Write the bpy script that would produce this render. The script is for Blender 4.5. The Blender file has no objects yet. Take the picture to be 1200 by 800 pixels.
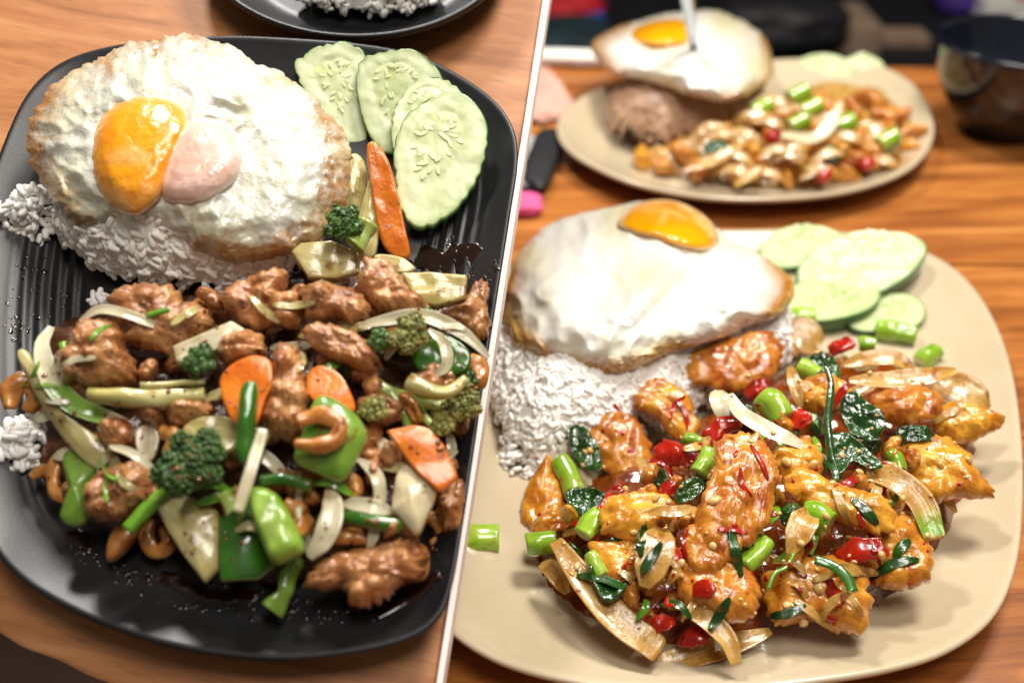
import bpy, math, random
import numpy as np
from mathutils import Vector, noise

# ------------------------------------------------------------------ camera, world, lamps, exposure
scene = bpy.context.scene
COL = scene.collection
F = 1170.0                      # focal length in photo pixels (photo 1200 x 800)
PITCH = math.radians(36)
CAM = np.array([0.0, 0.0, 0.34])
RT = np.array([1.0, 0, 0])
UP = np.array([0, math.sin(PITCH), math.cos(PITCH)])
FW = np.array([0, math.cos(PITCH), -math.sin(PITCH)])

cam = bpy.data.cameras.new('camera')
cam.sensor_width = 36.0
cam.lens = 36.0 * F / 1200.0
cam.clip_start = 0.01
cam.clip_end = 50
cam.dof.use_dof = True
cam.dof.focus_distance = 0.408
cam.dof.aperture_fstop = 5.0
camo = bpy.data.objects.new('camera', cam)
COL.objects.link(camo)
camo.location = CAM
camo.rotation_euler = (math.pi / 2 - PITCH, 0, 0)
scene.camera = camo

world = bpy.data.worlds.new('World')
scene.world = world
world.use_nodes = True
bg = world.node_tree.nodes['Background']
bg.inputs[0].default_value = (1.0, 0.88, 0.74, 1)
bg.inputs[1].default_value = 0.14


def area(name, loc, target, size, energy, color, size_y=None):
    l = bpy.data.lights.new(name, 'AREA')
    l.energy = energy
    l.color = color
    l.size = size
    if size_y:
        l.shape = 'RECTANGLE'
        l.size_y = size_y
    o = bpy.data.objects.new(name, l)
    COL.objects.link(o)
    o.location = loc
    d = Vector(target) - Vector(loc)
    o.rotation_euler = d.to_track_quat('-Z', 'Y').to_euler()
    return o


area('window_light', (0.45, 0.85, 1.45), (0.2, 0.5, 0.0), 0.35, 28, (1.0, 0.94, 0.85), 0.35)
area('pendant_light', (-0.28, 0.95, 1.05), (-0.12, 0.36, 0.05), 0.13, 9.5, (1.0, 0.97, 0.93))
area('fill_light', (0.22, 0.0, 1.3), (0.15, 0.45, 0.0), 0.5, 10.5, (1.0, 0.94, 0.86))  # added front fill without a seen source, brightens the camera-facing sides

vs = scene.view_settings
vs.view_transform = 'Standard'
vs.look = 'None'
vs.exposure = -0.12
vs.gamma = 1.0
vs.use_curve_mapping = False
scene.cycles.max_bounces = 10
scene.cycles.diffuse_bounces = 8
scene.cycles.use_denoising = True

# ------------------------------------------------------------------ small maths
rng = random.Random(7)


def nrm(v):
    v = np.asarray(v, float)
    return v / np.linalg.norm(v)


def ray(px, py):
    return nrm(RT * ((px - 600) / F) + UP * ((400 - py) / F) + FW)


def rays(P):
    P = np.asarray(P, float)
    d = RT * ((P[:, :1] - 600) / F) + UP * ((400 - P[:, 1:2]) / F) + FW
    return d / np.linalg.norm(d, axis=1, keepdims=True)


def on_plane(P, O, N):
    d = rays(P)
    t = ((O - CAM) @ N) / (d @ N)
    return CAM + d * t[:, None]


class Surf:
    """a table top: origin, in-plane axes u (right) and v (away), normal n; mounds of food as a height field"""

    def __init__(s, O, tilt, floor):
        s.O = np.asarray(O, float)
        s.u = np.array([1.0, 0, 0])
        s.v = np.array([0, math.cos(tilt), math.sin(tilt)])
        s.n = np.array([0, -math.sin(tilt), math.cos(tilt)])
        s.floor = floor
        s.mounds = []

    def at(s, px, py, h=0.0):
        return on_plane([(px, py)], s.O + s.n * h, s.n)[0]

    def uv(s, p):
        q = np.asarray(p) - s.O
        return float(q @ s.u), float(q @ s.v)

    def pos(s, u, v, h):
        return s.O + s.u * u + s.v * v + s.n * h

    def mound(s, poly, hmax, w, base=None):
        b = s.floor if base is None else base
        P = on_plane(poly, s.O + s.n * b, s.n)
        m = (np.array([s.uv(p) for p in P]), hmax, w)
        s.mounds.append(m)
        return m

    def H(s, u, v, ms=None):
        h = 0.0
        for (P, hm, w) in (ms or s.mounds):
            d = poly_dist(P, u, v)
            if d > 0:
                t = min(1.0, d / w)
                h = max(h, hm * math.sqrt(max(0, 1 - (1 - t) ** 2)))
        return s.floor + h

    def hit(s, px, py):
        d = ray(px, py)
        t1 = ((s.O + s.n * (s.floor - 0.0005) - CAM) @ s.n) / (d @ s.n)
        t0 = ((s.O + s.n * 0.09 - CAM) @ s.n) / (d @ s.n)
        for k in range(81):
            t = t0 + (t1 - t0) * k / 80
            p = CAM + d * t
            u, v = s.uv(p)
            if (p - s.O) @ s.n <= s.H(u, v):
                return p
        return CAM + d * t1


def poly_dist(P, u, v):
    A = P
    B = np.roll(P, -1, axis=0)
    d = B - A
    q = np.array([u, v]) - A
    t = np.clip((q * d).sum(1) / np.maximum((d * d).sum(1), 1e-12), 0, 1)
    r = q - d * t[:, None]
    dist = math.sqrt((r * r).sum(1).min())
    c = ((A[:, 1] > v) != (B[:, 1] > v))
    with np.errstate(divide='ignore', invalid='ignore'):
        xi = d[:, 0] * (v - A[:, 1]) / d[:, 1] + A[:, 0]
    ins = (c & (u < xi)).sum() % 2 == 1
    return dist if ins else -dist


def spline(pts, n, closed=True, sharp=False):
    pts = np.asarray(pts, float)
    m = len(pts)
    out = []
    if sharp:
        dense = []
        for i in range(m if closed else m - 1):
            a, b = pts[i], pts[(i + 1) % m]
            for t in np.linspace(0, 1, 40, endpoint=False):
                dense.append(a + (b - a) * t)
        dense = np.array(dense)
    else:
        for i in range(m if closed else m - 1):
            if closed:
                p0, p1, p2, p3 = pts[i - 1], pts[i], pts[(i + 1) % m], pts[(i + 2) % m]
            else:
                p1, p2 = pts[i], pts[i + 1]
                p0 = pts[i - 1] if i > 0 else 2 * p1 - p2
                p3 = pts[i + 2] if i + 2 < m else 2 * p2 - p1
            for t in np.linspace(0, 1, 24, endpoint=False):
                out.append(0.5 * ((2 * p1) + (-p0 + p2) * t + (2 * p0 - 5 * p1 + 4 * p2 - p3) * t * t
                                  + (-p0 + 3 * p1 - 3 * p2 + p3) * t ** 3))
        dense = np.array(out)
    if not closed:
        dense = np.vstack([dense, pts[-1]])
        seg = np.linalg.norm(np.diff(dense, axis=0), axis=1)
        L = np.concatenate([[0], np.cumsum(seg)])
        q = np.linspace(0, L[-1], n)
    else:
        d2 = np.vstack([dense, dense[:1]])
        seg = np.linalg.norm(np.diff(d2, axis=0), axis=1)
        L = np.concatenate([[0], np.cumsum(seg)])
        q = np.linspace(0, L[-1], n, endpoint=False)
        dense = d2
    return np.stack([np.interp(q, L, dense[:, k]) for k in range(dense.shape[1])], 1)


def nz(p, sc, seed=0.0, octaves=0):
    q = Vector((p[0] * sc + seed * 7.31, p[1] * sc - seed * 3.7, p[2] * sc + seed * 1.9))
    if octaves:
        return noise.fractal(q, 0.9, 2.1, octaves)
    return noise.noise(q)


# ------------------------------------------------------------------ materials
def hexc(h):
    h = h.lstrip('#')
    r = [int(h[i:i + 2], 16) / 255 for i in (0, 2, 4)]
    return tuple((c / 12.92 if c <= 0.04045 else ((c + 0.055) / 1.055) ** 2.4) for c in r) + (1.0,)


MATS = {}


def mat(name, c1, c2, scale=120, rough=0.4, bump=0.3, bscale=500, bdist=0.001, coat=0.0, coat_rough=0.08, sss=0.0,
        sss_r=(1, .5, .3), sss_scale=0.004, spots=None, rand=0.12, maskc=None, mask2=None, stretch=None,
        trans=0.0, spec=0.5, lo=0.35, hi=0.68, metallic=0.0, vor=0.0, vscale=600, hue=0.0, fibre=None, fstr=0.45, fbump=0.5):
    m = bpy.data.materials.new(name)
    m.use_nodes = True
    nt = m.node_tree
    N = nt.nodes
    Lk = nt.links.new
    b = N['Principled BSDF']
    tc = N.new('ShaderNodeTexCoord')
    vec = tc.outputs['Object']
    if stretch:
        mp = N.new('ShaderNodeMapping')
        mp.inputs['Scale'].default_value = stretch
        Lk(vec, mp.inputs['Vector'])
        vec = mp.outputs['Vector']
    oi = N.new('ShaderNodeObjectInfo')
    n1 = N.new('ShaderNodeTexNoise')
    n1.noise_dimensions = '4D'
    n1.inputs['Scale'].default_value = scale
    n1.inputs['Detail'].default_value = 5
    n1.inputs['Roughness'].default_value = 0.6
    Lk(vec, n1.inputs['Vector'])
    mw = N.new('ShaderNodeMath')
    mw.operation = 'MULTIPLY'
    mw.inputs[1].default_value = 37.0
    Lk(oi.outputs['Random'], mw.inputs[0])
    Lk(mw.outputs[0], n1.inputs['W'])
    rp = N.new('ShaderNodeValToRGB')
    rp.color_ramp.elements[0].position = lo
    rp.color_ramp.elements[1].position = hi
    rp.color_ramp.elements[0].color = hexc(c1)
    rp.color_ramp.elements[1].color = hexc(c2)
    Lk(n1.outputs['Fac'], rp.inputs['Fac'])
    colr = rp.outputs['Color']

    def mixc(fac, a, colhex):
        mx = N.new('ShaderNodeMix')
        mx.data_type = 'RGBA'
        Lk(fac, mx.inputs['Factor'])
        Lk(a, mx.inputs['A'])
        mx.inputs['B'].default_value = hexc(colhex)
        return mx.outputs['Result']

    if spots:
        ch, th, ssc = spots
        n2 = N.new('ShaderNodeTexNoise')
        n2.inputs['Scale'].default_value = ssc
        n2.inputs['Detail'].default_value = 3
        Lk(vec, n2.inputs['Vector'])
        mr = N.new('ShaderNodeMapRange')
        mr.inputs['From Min'].default_value = th
        mr.inputs['From Max'].default_value = th + 0.09
        Lk(n2.outputs['Fac'], mr.inputs['Value'])
        colr = mixc(mr.outputs['Result'], colr, ch)
    fib_h = None
    if fibre:
        a1 = N.new('ShaderNodeAttribute')
        a1.attribute_name = 'across'
        a2 = N.new('ShaderNodeAttribute')
        a2.attribute_name = 'along'
        cx = N.new('ShaderNodeCombineXYZ')
        Lk(a1.outputs['Fac'], cx.inputs[0])
        Lk(a2.outputs['Fac'], cx.inputs[1])
        Lk(mw.outputs[0], cx.inputs[2])
        nf = N.new('ShaderNodeTexNoise')
        nf.inputs['Scale'].default_value = 1.0
        nf.inputs['Detail'].default_value = 3
        Lk(cx.outputs[0], nf.inputs['Vector'])
        mf = N.new('ShaderNodeMapRange')
        mf.inputs['From Min'].default_value = 0.45
        mf.inputs['From Max'].default_value = 0.7
        mf.inputs['To Max'].default_value = fstr
        Lk(nf.outputs['Fac'], mf.inputs['Value'])
        colr = mixc(mf.outputs['Result'], colr, fibre)
        fib_h = nf.outputs['Fac']
    for an, mc in (('mask', maskc), ('mask2', mask2)):
        if mc:
            at = N.new('ShaderNodeAttribute')
            at.attribute_name = an
            colr = mixc(at.outputs['Fac'], colr, mc)
    if rand:
        hs = N.new('ShaderNodeHueSaturation')
        mr = N.new('ShaderNodeMapRange')
        mr.inputs['To Min'].default_value = 1 - rand
        mr.inputs['To Max'].default_value = 1 + rand
        Lk(oi.outputs['Random'], mr.inputs['Value'])
        Lk(mr.outputs['Result'], hs.inputs['Value'])
        if hue:
            mh = N.new('ShaderNodeMapRange')
            mh.inputs['To Min'].default_value = 0.5 - hue
            mh.inputs['To Max'].default_value = 0.5 + hue
            Lk(oi.outputs['Random'], mh.inputs['Value'])
            Lk(mh.outputs['Result'], hs.inputs['Hue'])
        Lk(colr, hs.inputs['Color'])
        colr = hs.outputs['Color']
    Lk(colr, b.inputs['Base Color'])
    b.inputs['Roughness'].default_value = rough
    b.inputs['Metallic'].default_value = metallic
    b.inputs['Specular IOR Level'].default_value = spec
    b.inputs['Coat Weight'].default_value = coat
    b.inputs['Coat Roughness'].default_value = coat_rough
    if sss:
        b.inputs['Subsurface Weight'].default_value = sss
        b.inputs['Subsurface Radius'].default_value = sss_r
        b.inputs['Subsurface Scale'].default_value = sss_scale
    if trans:
        b.inputs['Transmission Weight'].default_value = trans
    if bump:
        nb = N.new('ShaderNodeTexNoise')
        nb.inputs['Scale'].default_value = bscale
        nb.inputs['Detail'].default_value = 4
        Lk(vec, nb.inputs['Vector'])
        hgt = nb.outputs['Fac']
        if vor:
            vo = N.new('ShaderNodeTexVoronoi')
            vo.feature = 'SMOOTH_F1'
            vo.inputs['Scale'].default_value = vscale
            Lk(vec, vo.inputs['Vector'])
            ma = N.new('ShaderNodeMath')
            ma.operation = 'MULTIPLY_ADD'
            ma.inputs[1].default_value = -vor
            Lk(vo.outputs['Distance'], ma.inputs[0])
            Lk(hgt, ma.inputs[2])
            hgt = ma.outputs[0]
        if fib_h is not None:
            ma = N.new('ShaderNodeMath')
            ma.operation = 'MULTIPLY_ADD'
            ma.inputs[1].default_value = fbump
            Lk(fib_h, ma.inputs[0])
            Lk(hgt, ma.inputs[2])
            hgt = ma.outputs[0]
        bp = N.new('ShaderNodeBump')
        bp.inputs['Strength'].default_value = bump
        bp.inputs['Distance'].default_value = bdist
        Lk(hgt, bp.inputs['Height'])
        Lk(bp.outputs['Normal'], b.inputs['Normal'])
        if coat:
            Lk(bp.outputs['Normal'], b.inputs['Coat Normal'])
    MATS[name] = m
    return m


mat('black_glaze', '#0d0e11', '#17191d', 60, 0.4, 0.12, 900, 0.0004, coat=0.08, coat_rough=0.25, rand=0)
mat('beige_glaze', '#bdae90', '#c6b79b', 20, 0.22, 0.03, 300, 0.0004, coat=0.5, coat_rough=0.06, rand=0)
mat('navy_glaze', '#10131d', '#191e2b', 30, 0.16, 0, coat=0.5, rand=0)
mat('rice', '#f6f4ee', '#fdfcf9', 300, 0.45, 0.1, 900, 0.0003, rand=0.02)
mat('rice_shaded', '#b48a6c', '#cfae92', 200, 0.45, 0.1, 900, 0.0003, rand=0)  # white rice with the brown of its shadow painted into the base colour
mat('egg_white', '#c6c6b6', '#e4e4da', 45, 0.24, 0.6, 260, 0.0016, coat=0.6, coat_rough=0.12, sss=0.15,
    sss_r=(1, .9, .7), sss_scale=0.004, rand=0, maskc='#a8712c', mask2='#e3dcae')
mat('egg_white_smooth', '#efeee2', '#f8f7f2', 60, 0.2, 0.3, 160, 0.0014, coat=0.6, coat_rough=0.08, sss=0.1,
    sss_r=(1, .9, .7), sss_scale=0.005, rand=0, maskc='#b8781c', mask2='#eadf9e')
mat('yolk', '#ee8e06', '#f9aa1a', 120, 0.3, 0.5, 330, 0.0010, coat=0.8, coat_rough=0.10, sss=0.05, sss_r=(1, .4, .05),
    sss_scale=0.004, rand=0, maskc='#f0c27c', mask2='#f3dfd0')
mat('yolk_bright', '#f5a300', '#fdb813', 60, 0.2, 0.05, 300, 0.0005, coat=0.7, coat_rough=0.06, sss=0.0, sss_r=(1, .5, .05),
    sss_scale=0.004, rand=0, maskc='#f6e6c0')
mat('yolk_film', '#eab6a2', '#f3d3c6', 110, 0.22, 0.4, 300, 0.0008, coat=0.9, coat_rough=0.06, sss=0.3,
    sss_scale=0.003, rand=0, maskc='#eee2d8')
mat('brown_chicken', '#88491e', '#d9a066', 120, 0.32, 0.5, 520, 0.0016, coat=0.85, coat_rough=0.10,
    spots=('#6a3412', 0.6, 200), rand=0.16, vor=0.35, vscale=460, fibre='#84451c', fstr=.4)
mat('amber_chicken', '#a9560a', '#eaa838', 110, 0.28, 0.32, 380, 0.0014, coat=0.8, coat_rough=0.1,
    spots=('#93460a', 0.6, 150), rand=0.16, vor=0.15, vscale=260, hue=0.010, fibre='#a4560c', fstr=.35)
mat('cashew', '#a45e1c', '#d99a50', 160, 0.3, 0.25, 400, 0.0008, coat=0.7, coat_rough=0.1, rand=0.15,
    spots=('#7c3f10', 0.62, 220))
mat('carrot', '#d4660a', '#ea8418', 160, 0.3, 0.35, 500, 0.0006, coat=0.7, coat_rough=0.1, sss=0.1, rand=0.1,
    spots=('#9a4a10', 0.62, 260), maskc='#b9520a', fibre='#c2570a', fstr=.3)
mat('pepper_green', '#456f16', '#82a63a', 70, 0.26, 0.25, 250, 0.0008, coat=0.6, coat_rough=0.06, rand=0.2,
    spots=('#7c6a24', 0.64, 200), maskc='#b4c678')
mat('pepper_dark', '#234f10', '#3b7a1b', 60, 0.22, 0.12, 250, 0.0006, coat=0.9, coat_rough=0.06, rand=0.15,
    spots=('#5d5a1e', 0.64, 200), maskc='#a9bd6a')
mat('cabbage', '#bfae66', '#e0d69c', 80, 0.26, 0.25, 350, 0.0007, coat=0.8, coat_rough=0.08, sss=0.15, rand=0.1,
    spots=('#8a6228', 0.58, 120), maskc='#7f9a2e', fibre='#98813c', trans=0.1)
mat('onion', '#d8caa0', '#f0e8cc', 70, 0.24, 0.2, 260, 0.0006, coat=0.8, coat_rough=0.08, sss=0.2, rand=0.08,
    spots=('#ad8a4e', 0.66, 160), maskc='#79b020', fibre='#b39a5c', trans=0.12)
mat('onion_amber', '#b9822e', '#deb868', 60, 0.28, 0.5, 260, 0.0008, coat=0.6, coat_rough=0.12, sss=0.2, rand=0.12,
    spots=('#a0601a', 0.62, 120), maskc='#7fae1e', fibre='#9a661c', trans=0.2)
mat('scallion', '#508c18', '#8cba3c', 60, 0.22, 0.12, 400, 0.0005, coat=0.8, coat_rough=0.08, rand=0.15,
    maskc='#c8d890', fibre='#2f7410')
mat('bean', '#77a81a', '#a9c942', 70, 0.22, 0.12, 300, 0.0005, coat=0.9, coat_rough=0.06, rand=0.12, maskc='#cfdc90',
    spots=('#8a7a1e', 0.6, 130), fibre='#5f8c14')
mat('stalk', '#8fae3c', '#c3cf80', 70, 0.28, 0.2, 300, 0.0007, coat=0.7, coat_rough=0.1, sss=0.1, rand=0.15,
    spots=('#a4803c', 0.64, 200), maskc='#6ea022', fibre='#7f9a34')
mat('stalk_pale', '#b8b060', '#d8d096', 70, 0.28, 0.2, 300, 0.0007, coat=0.7, coat_rough=0.1, sss=0.1, rand=0.1,
    spots=('#a4803c', 0.60, 180), fibre='#a0924a')
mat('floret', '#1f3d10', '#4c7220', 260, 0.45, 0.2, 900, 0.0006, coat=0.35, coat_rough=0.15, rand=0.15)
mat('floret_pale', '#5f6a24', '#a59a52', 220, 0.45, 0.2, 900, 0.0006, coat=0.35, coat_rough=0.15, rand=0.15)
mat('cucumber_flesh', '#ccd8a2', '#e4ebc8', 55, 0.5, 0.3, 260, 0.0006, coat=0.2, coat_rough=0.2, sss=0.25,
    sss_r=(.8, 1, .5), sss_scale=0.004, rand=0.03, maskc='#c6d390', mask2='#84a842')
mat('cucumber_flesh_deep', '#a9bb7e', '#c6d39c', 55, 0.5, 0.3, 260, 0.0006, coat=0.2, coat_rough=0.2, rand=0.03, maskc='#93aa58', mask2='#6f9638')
mat('cucumber_rind', '#1c4414', '#3f7022', 40, 0.35, 0.2, 300, 0.0006, coat=0.4, rand=0.1)
mat('cucumber_seed', '#d5dda6', '#e3e8bc', 300, 0.4, 0, coat=0.2, rand=0.05)
mat('chili', '#7c0c06', '#c0260f', 80, 0.22, 0.12, 300, 0.0006, coat=0.35, coat_rough=0.12, rand=0.15, maskc='#d8752a')
mat('basil', '#0d2c0c', '#2a5c18', 60, 0.25, 0.35, 300, 0.001, coat=0.9, coat_rough=0.07, rand=0.2)
mat('bits', '#c98c32', '#efd08a', 300, 0.25, 0.1, 900, 0.0004, coat=0.8, rand=0.1)
mat('sauce_bed', '#34190a', '#6a3a18', 150, 0.3, 0.5, 400, 0.001, coat=0.6, coat_rough=0.12, rand=0)
mat('sauce_dark', '#120905', '#2a1208', 120, 0.12, 0.15, 500, 0.0006, coat=0.8, coat_rough=0.04, rand=0)
mat('sauce_film', '#a8702c', '#c89a58', 160, 0.15, 0.2, 300, 0.0006, coat=0.8, coat_rough=0.05, rand=0, trans=0.35)
mat('sauce_amber', '#5e2305', '#9a4a0c', 120, 0.15, 0.2, 400, 0.0008, coat=0.9, coat_rough=0.05, rand=0)
mat('pale_strip', '#fdeeeb', '#fff3f0', 20, 0.5, 0, rand=0)
mat('steel', '#9aa0ab', '#b4bac4', 30, 0.25, 0, metallic=0.9, rand=0)
mat('red_cloth', '#a80d18', '#d01a28', 40, 0.7, 0.4, 60, 0.004, rand=0)
mat('blue_cloth', '#123a88', '#1e58b4', 40, 0.7, 0.4, 60, 0.004, rand=0)
mat('teal_cloth', '#0b1e24', '#143038', 30, 0.7, 0.4, 60, 0.004, rand=0)
mat('black_cloth', '#0b0b10', '#15151c', 30, 0.6, 0.3, 60, 0.004, rand=0)
mat('grey_cloth', '#8e9699', '#b4bbbd', 30, 0.7, 0.3, 60, 0.004, rand=0)
mat('pink_cloth', '#d5447f', '#e86098', 40, 0.7, 0.3, 60, 0.003, rand=0)
mat('blush_cloth', '#c99080', '#dcae9e', 30, 0.7, 0.3, 60, 0.003, rand=0)
mat('white_paper', '#e4e2dc', '#f2f0ea', 30, 0.6, 0.1, 60, 0.003, rand=0)
mat('cardboard', '#7c6654', '#9a8470', 30, 0.8, 0.1, 200, 0.001, rand=0)
mat('purple_cloth', '#35226a', '#4a3290', 30, 0.7, 0.3, 60, 0.003, rand=0)
mat('floor_tile', '#2a180f', '#3c2416', 8, 0.5, 0.1, 60, 0.002, rand=0)


def wood(name, cols, axis_rot, scale, rough, coat, dark=None):
    m = bpy.data.materials.new(name)
    m.use_nodes = True
    nt = m.node_tree
    N = nt.nodes
    Lk = nt.links.new
    b = N['Principled BSDF']
    tc = N.new('ShaderNodeTexCoord')
    oi = N.new('ShaderNodeObjectInfo')
    mp = N.new('ShaderNodeMapping')
    mp.inputs['Rotation'].default_value = (0, 0, axis_rot)
    Lk(tc.outputs['Object'], mp.inputs['Vector'])
    mp2 = N.new('ShaderNodeMapping')
    mp2.inputs['Scale'].default_value = (scale * 0.1, scale, scale)
    Lk(mp.outputs['Vector'], mp2.inputs['Vector'])
    n1 = N.new('ShaderNodeTexNoise')
    n1.noise_dimensions = '4D'
    n1.inputs['Scale'].default_value = 1.0
    n1.inputs['Detail'].default_value = 7
    n1.inputs['Roughness'].default_value = 0.62
    n1.inputs['Distortion'].default_value = 1.2
    Lk(mp2.outputs['Vector'], n1.inputs['Vector'])
    mw = N.new('ShaderNodeMath')
    mw.operation = 'MULTIPLY'
    mw.inputs[1].default_value = 53
    Lk(oi.outputs['Random'], mw.inputs[0])
    Lk(mw.outputs[0], n1.inputs['W'])
    rp = N.new('ShaderNodeValToRGB')
    els = rp.color_ramp.elements
    els[0].position = 0.3
    els[0].color = hexc(cols[0])
    els[1].position = 0.7
    els[1].color = hexc(cols[-1])
    for i, c in enumerate(cols[1:-1]):
        e = els.new(0.3 + 0.4 * (i + 1) / (len(cols) - 1))
        e.color = hexc(c)
    Lk(n1.outputs['Fac'], rp.inputs['Fac'])
    # fine pores along the grain
    mp3 = N.new('ShaderNodeMapping')
    mp3.inputs['Scale'].default_value = (60, 1500, 600)
    Lk(mp.outputs['Vector'], mp3.inputs['Vector'])
    n2 = N.new('ShaderNodeTexNoise')
    n2.inputs['Scale'].default_value = 1.0
    n2.inputs['Detail'].default_value = 3
    Lk(mp3.outputs['Vector'], n2.inputs['Vector'])
    mr = N.new('ShaderNodeMapRange')
    mr.inputs['From Min'].default_value = 0.56
    mr.inputs['From Max'].default_value = 0.72
    mr.inputs['To Max'].default_value = 0.55
    Lk(n2.outputs['Fac'], mr.inputs['Value'])
    mx = N.new('ShaderNodeMix')
    mx.data_type = 'RGBA'
    Lk(mr.outputs['Result'], mx.inputs['Factor'])
    Lk(rp.outputs['Color'], mx.inputs['A'])
    mx.inputs['B'].default_value = hexc(dark or cols[0])
    Lk(mx.outputs['Result'], b.inputs['Base Color'])
    b.inputs['Roughness'].default_value = rough
    b.inputs['Coat Weight'].default_value = coat
    b.inputs['Coat Roughness'].default_value = 0.12
    bp = N.new('ShaderNodeBump')
    bp.inputs['Strength'].default_value = 0.15
    bp.inputs['Distance'].default_value = 0.0008
    Lk(n1.outputs['Fac'], bp.inputs['Height'])
    Lk(bp.outputs['Normal'], b.inputs['Normal'])
    MATS[name] = m


wood('wood_left', ('#85502a', '#a4683a', '#b47848', '#c08a5a'), math.radians(14), 70, 0.5, 0.1, '#7c4a29')
wood('wood_right', ('#74401b', '#9c5c2a', '#ba7638', '#cc9052'), math.radians(-4), 45, 0.3, 0.4, '#6a3010')


# ------------------------------------------------------------------ mesh helpers
def link(name, verts, faces, material, parent=None, label=None, cat=None, group=None, kind=None, attrs=None, smooth=True,
         origin=None):
    verts = np.asarray(verts, float)
    c = verts.mean(0) if origin is None else np.asarray(origin, float)
    if parent is not None:
        pass
    me = bpy.data.meshes.new(name)
    base = c if parent is None else np.array(parent.location)
    me.from_pydata((verts - base).tolist(), [], faces)
    if smooth:
        me.polygons.foreach_set('use_smooth', [True] * len(me.polygons))
    me.materials.append(MATS[material])
    if attrs:
        for k, v in attrs.items():
            a = me.attributes.new(k, 'FLOAT', 'POINT')
            a.data.foreach_set('value', np.asarray(v, dtype=np.float32))
    me.update()
    o = bpy.data.objects.new(name, me)
    COL.objects.link(o)
    if parent is None:
        o.location = c
    else:
        o.parent = parent
    tag(o, label, cat, group, kind)
    return o


def tag(o, label=None, cat=None, group=None, kind=None):
    if label:
        o['label'] = label
    if cat:
        o['category'] = cat
    if group:
        o['group'] = group
    if kind:
        o['kind'] = kind
    return o


def empty(name, loc, label, cat, group=None):
    o = bpy.data.objects.new(name, None)
    o.empty_display_size = 0.01
    COL.objects.link(o)
    o.location = tuple(float(x) for x in loc)
    return tag(o, label, cat, group)


def ring_faces(R, n, start, close=True):
    f = []
    for r in range(R - 1):
        for i in range(n if close else n - 1):
            j = (i + 1) % n
            a, b = start + r * n + i, start + r * n + j
            f.append((a, b, b + n, a + n))
    return f


_ico = {}


def ico(sub):
    if sub not in _ico:
        import bmesh
        bm = bmesh.new()
        bmesh.ops.create_icosphere(bm, subdivisions=sub, radius=1.0)
        bm.verts.ensure_lookup_table()
        _ico[sub] = (np.array([v.co[:] for v in bm.verts]), [tuple(v.index for v in f.verts) for f in bm.faces])
        bm.free()
    return _ico[sub]


def frame(S, px, py, lift, w, tilt):
    P = S.hit(px, py) + S.n * lift
    N = nrm(S.n + nrm(CAM - P) * w + RT * tilt[0] + S.v * tilt[1])
    return P, N


def tri_orient(verts, faces):
    return faces


def closed_sheet(B, c, rings, N, Q0, top, bot, sharp_s=None):
    """rings of pixel points scaled from centre c to boundary B, lifted off the plane (Q0, N)"""
    n = len(B)
    S_ = list(rings)
    pts_t, pts_b, ss = [], [], []
    for s in S_:
        px = c + (B - c) * s
        q = on_plane(px, Q0, N)
        pts_t.append(q)
        ss.append(s)
    return pts_t, ss


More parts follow.
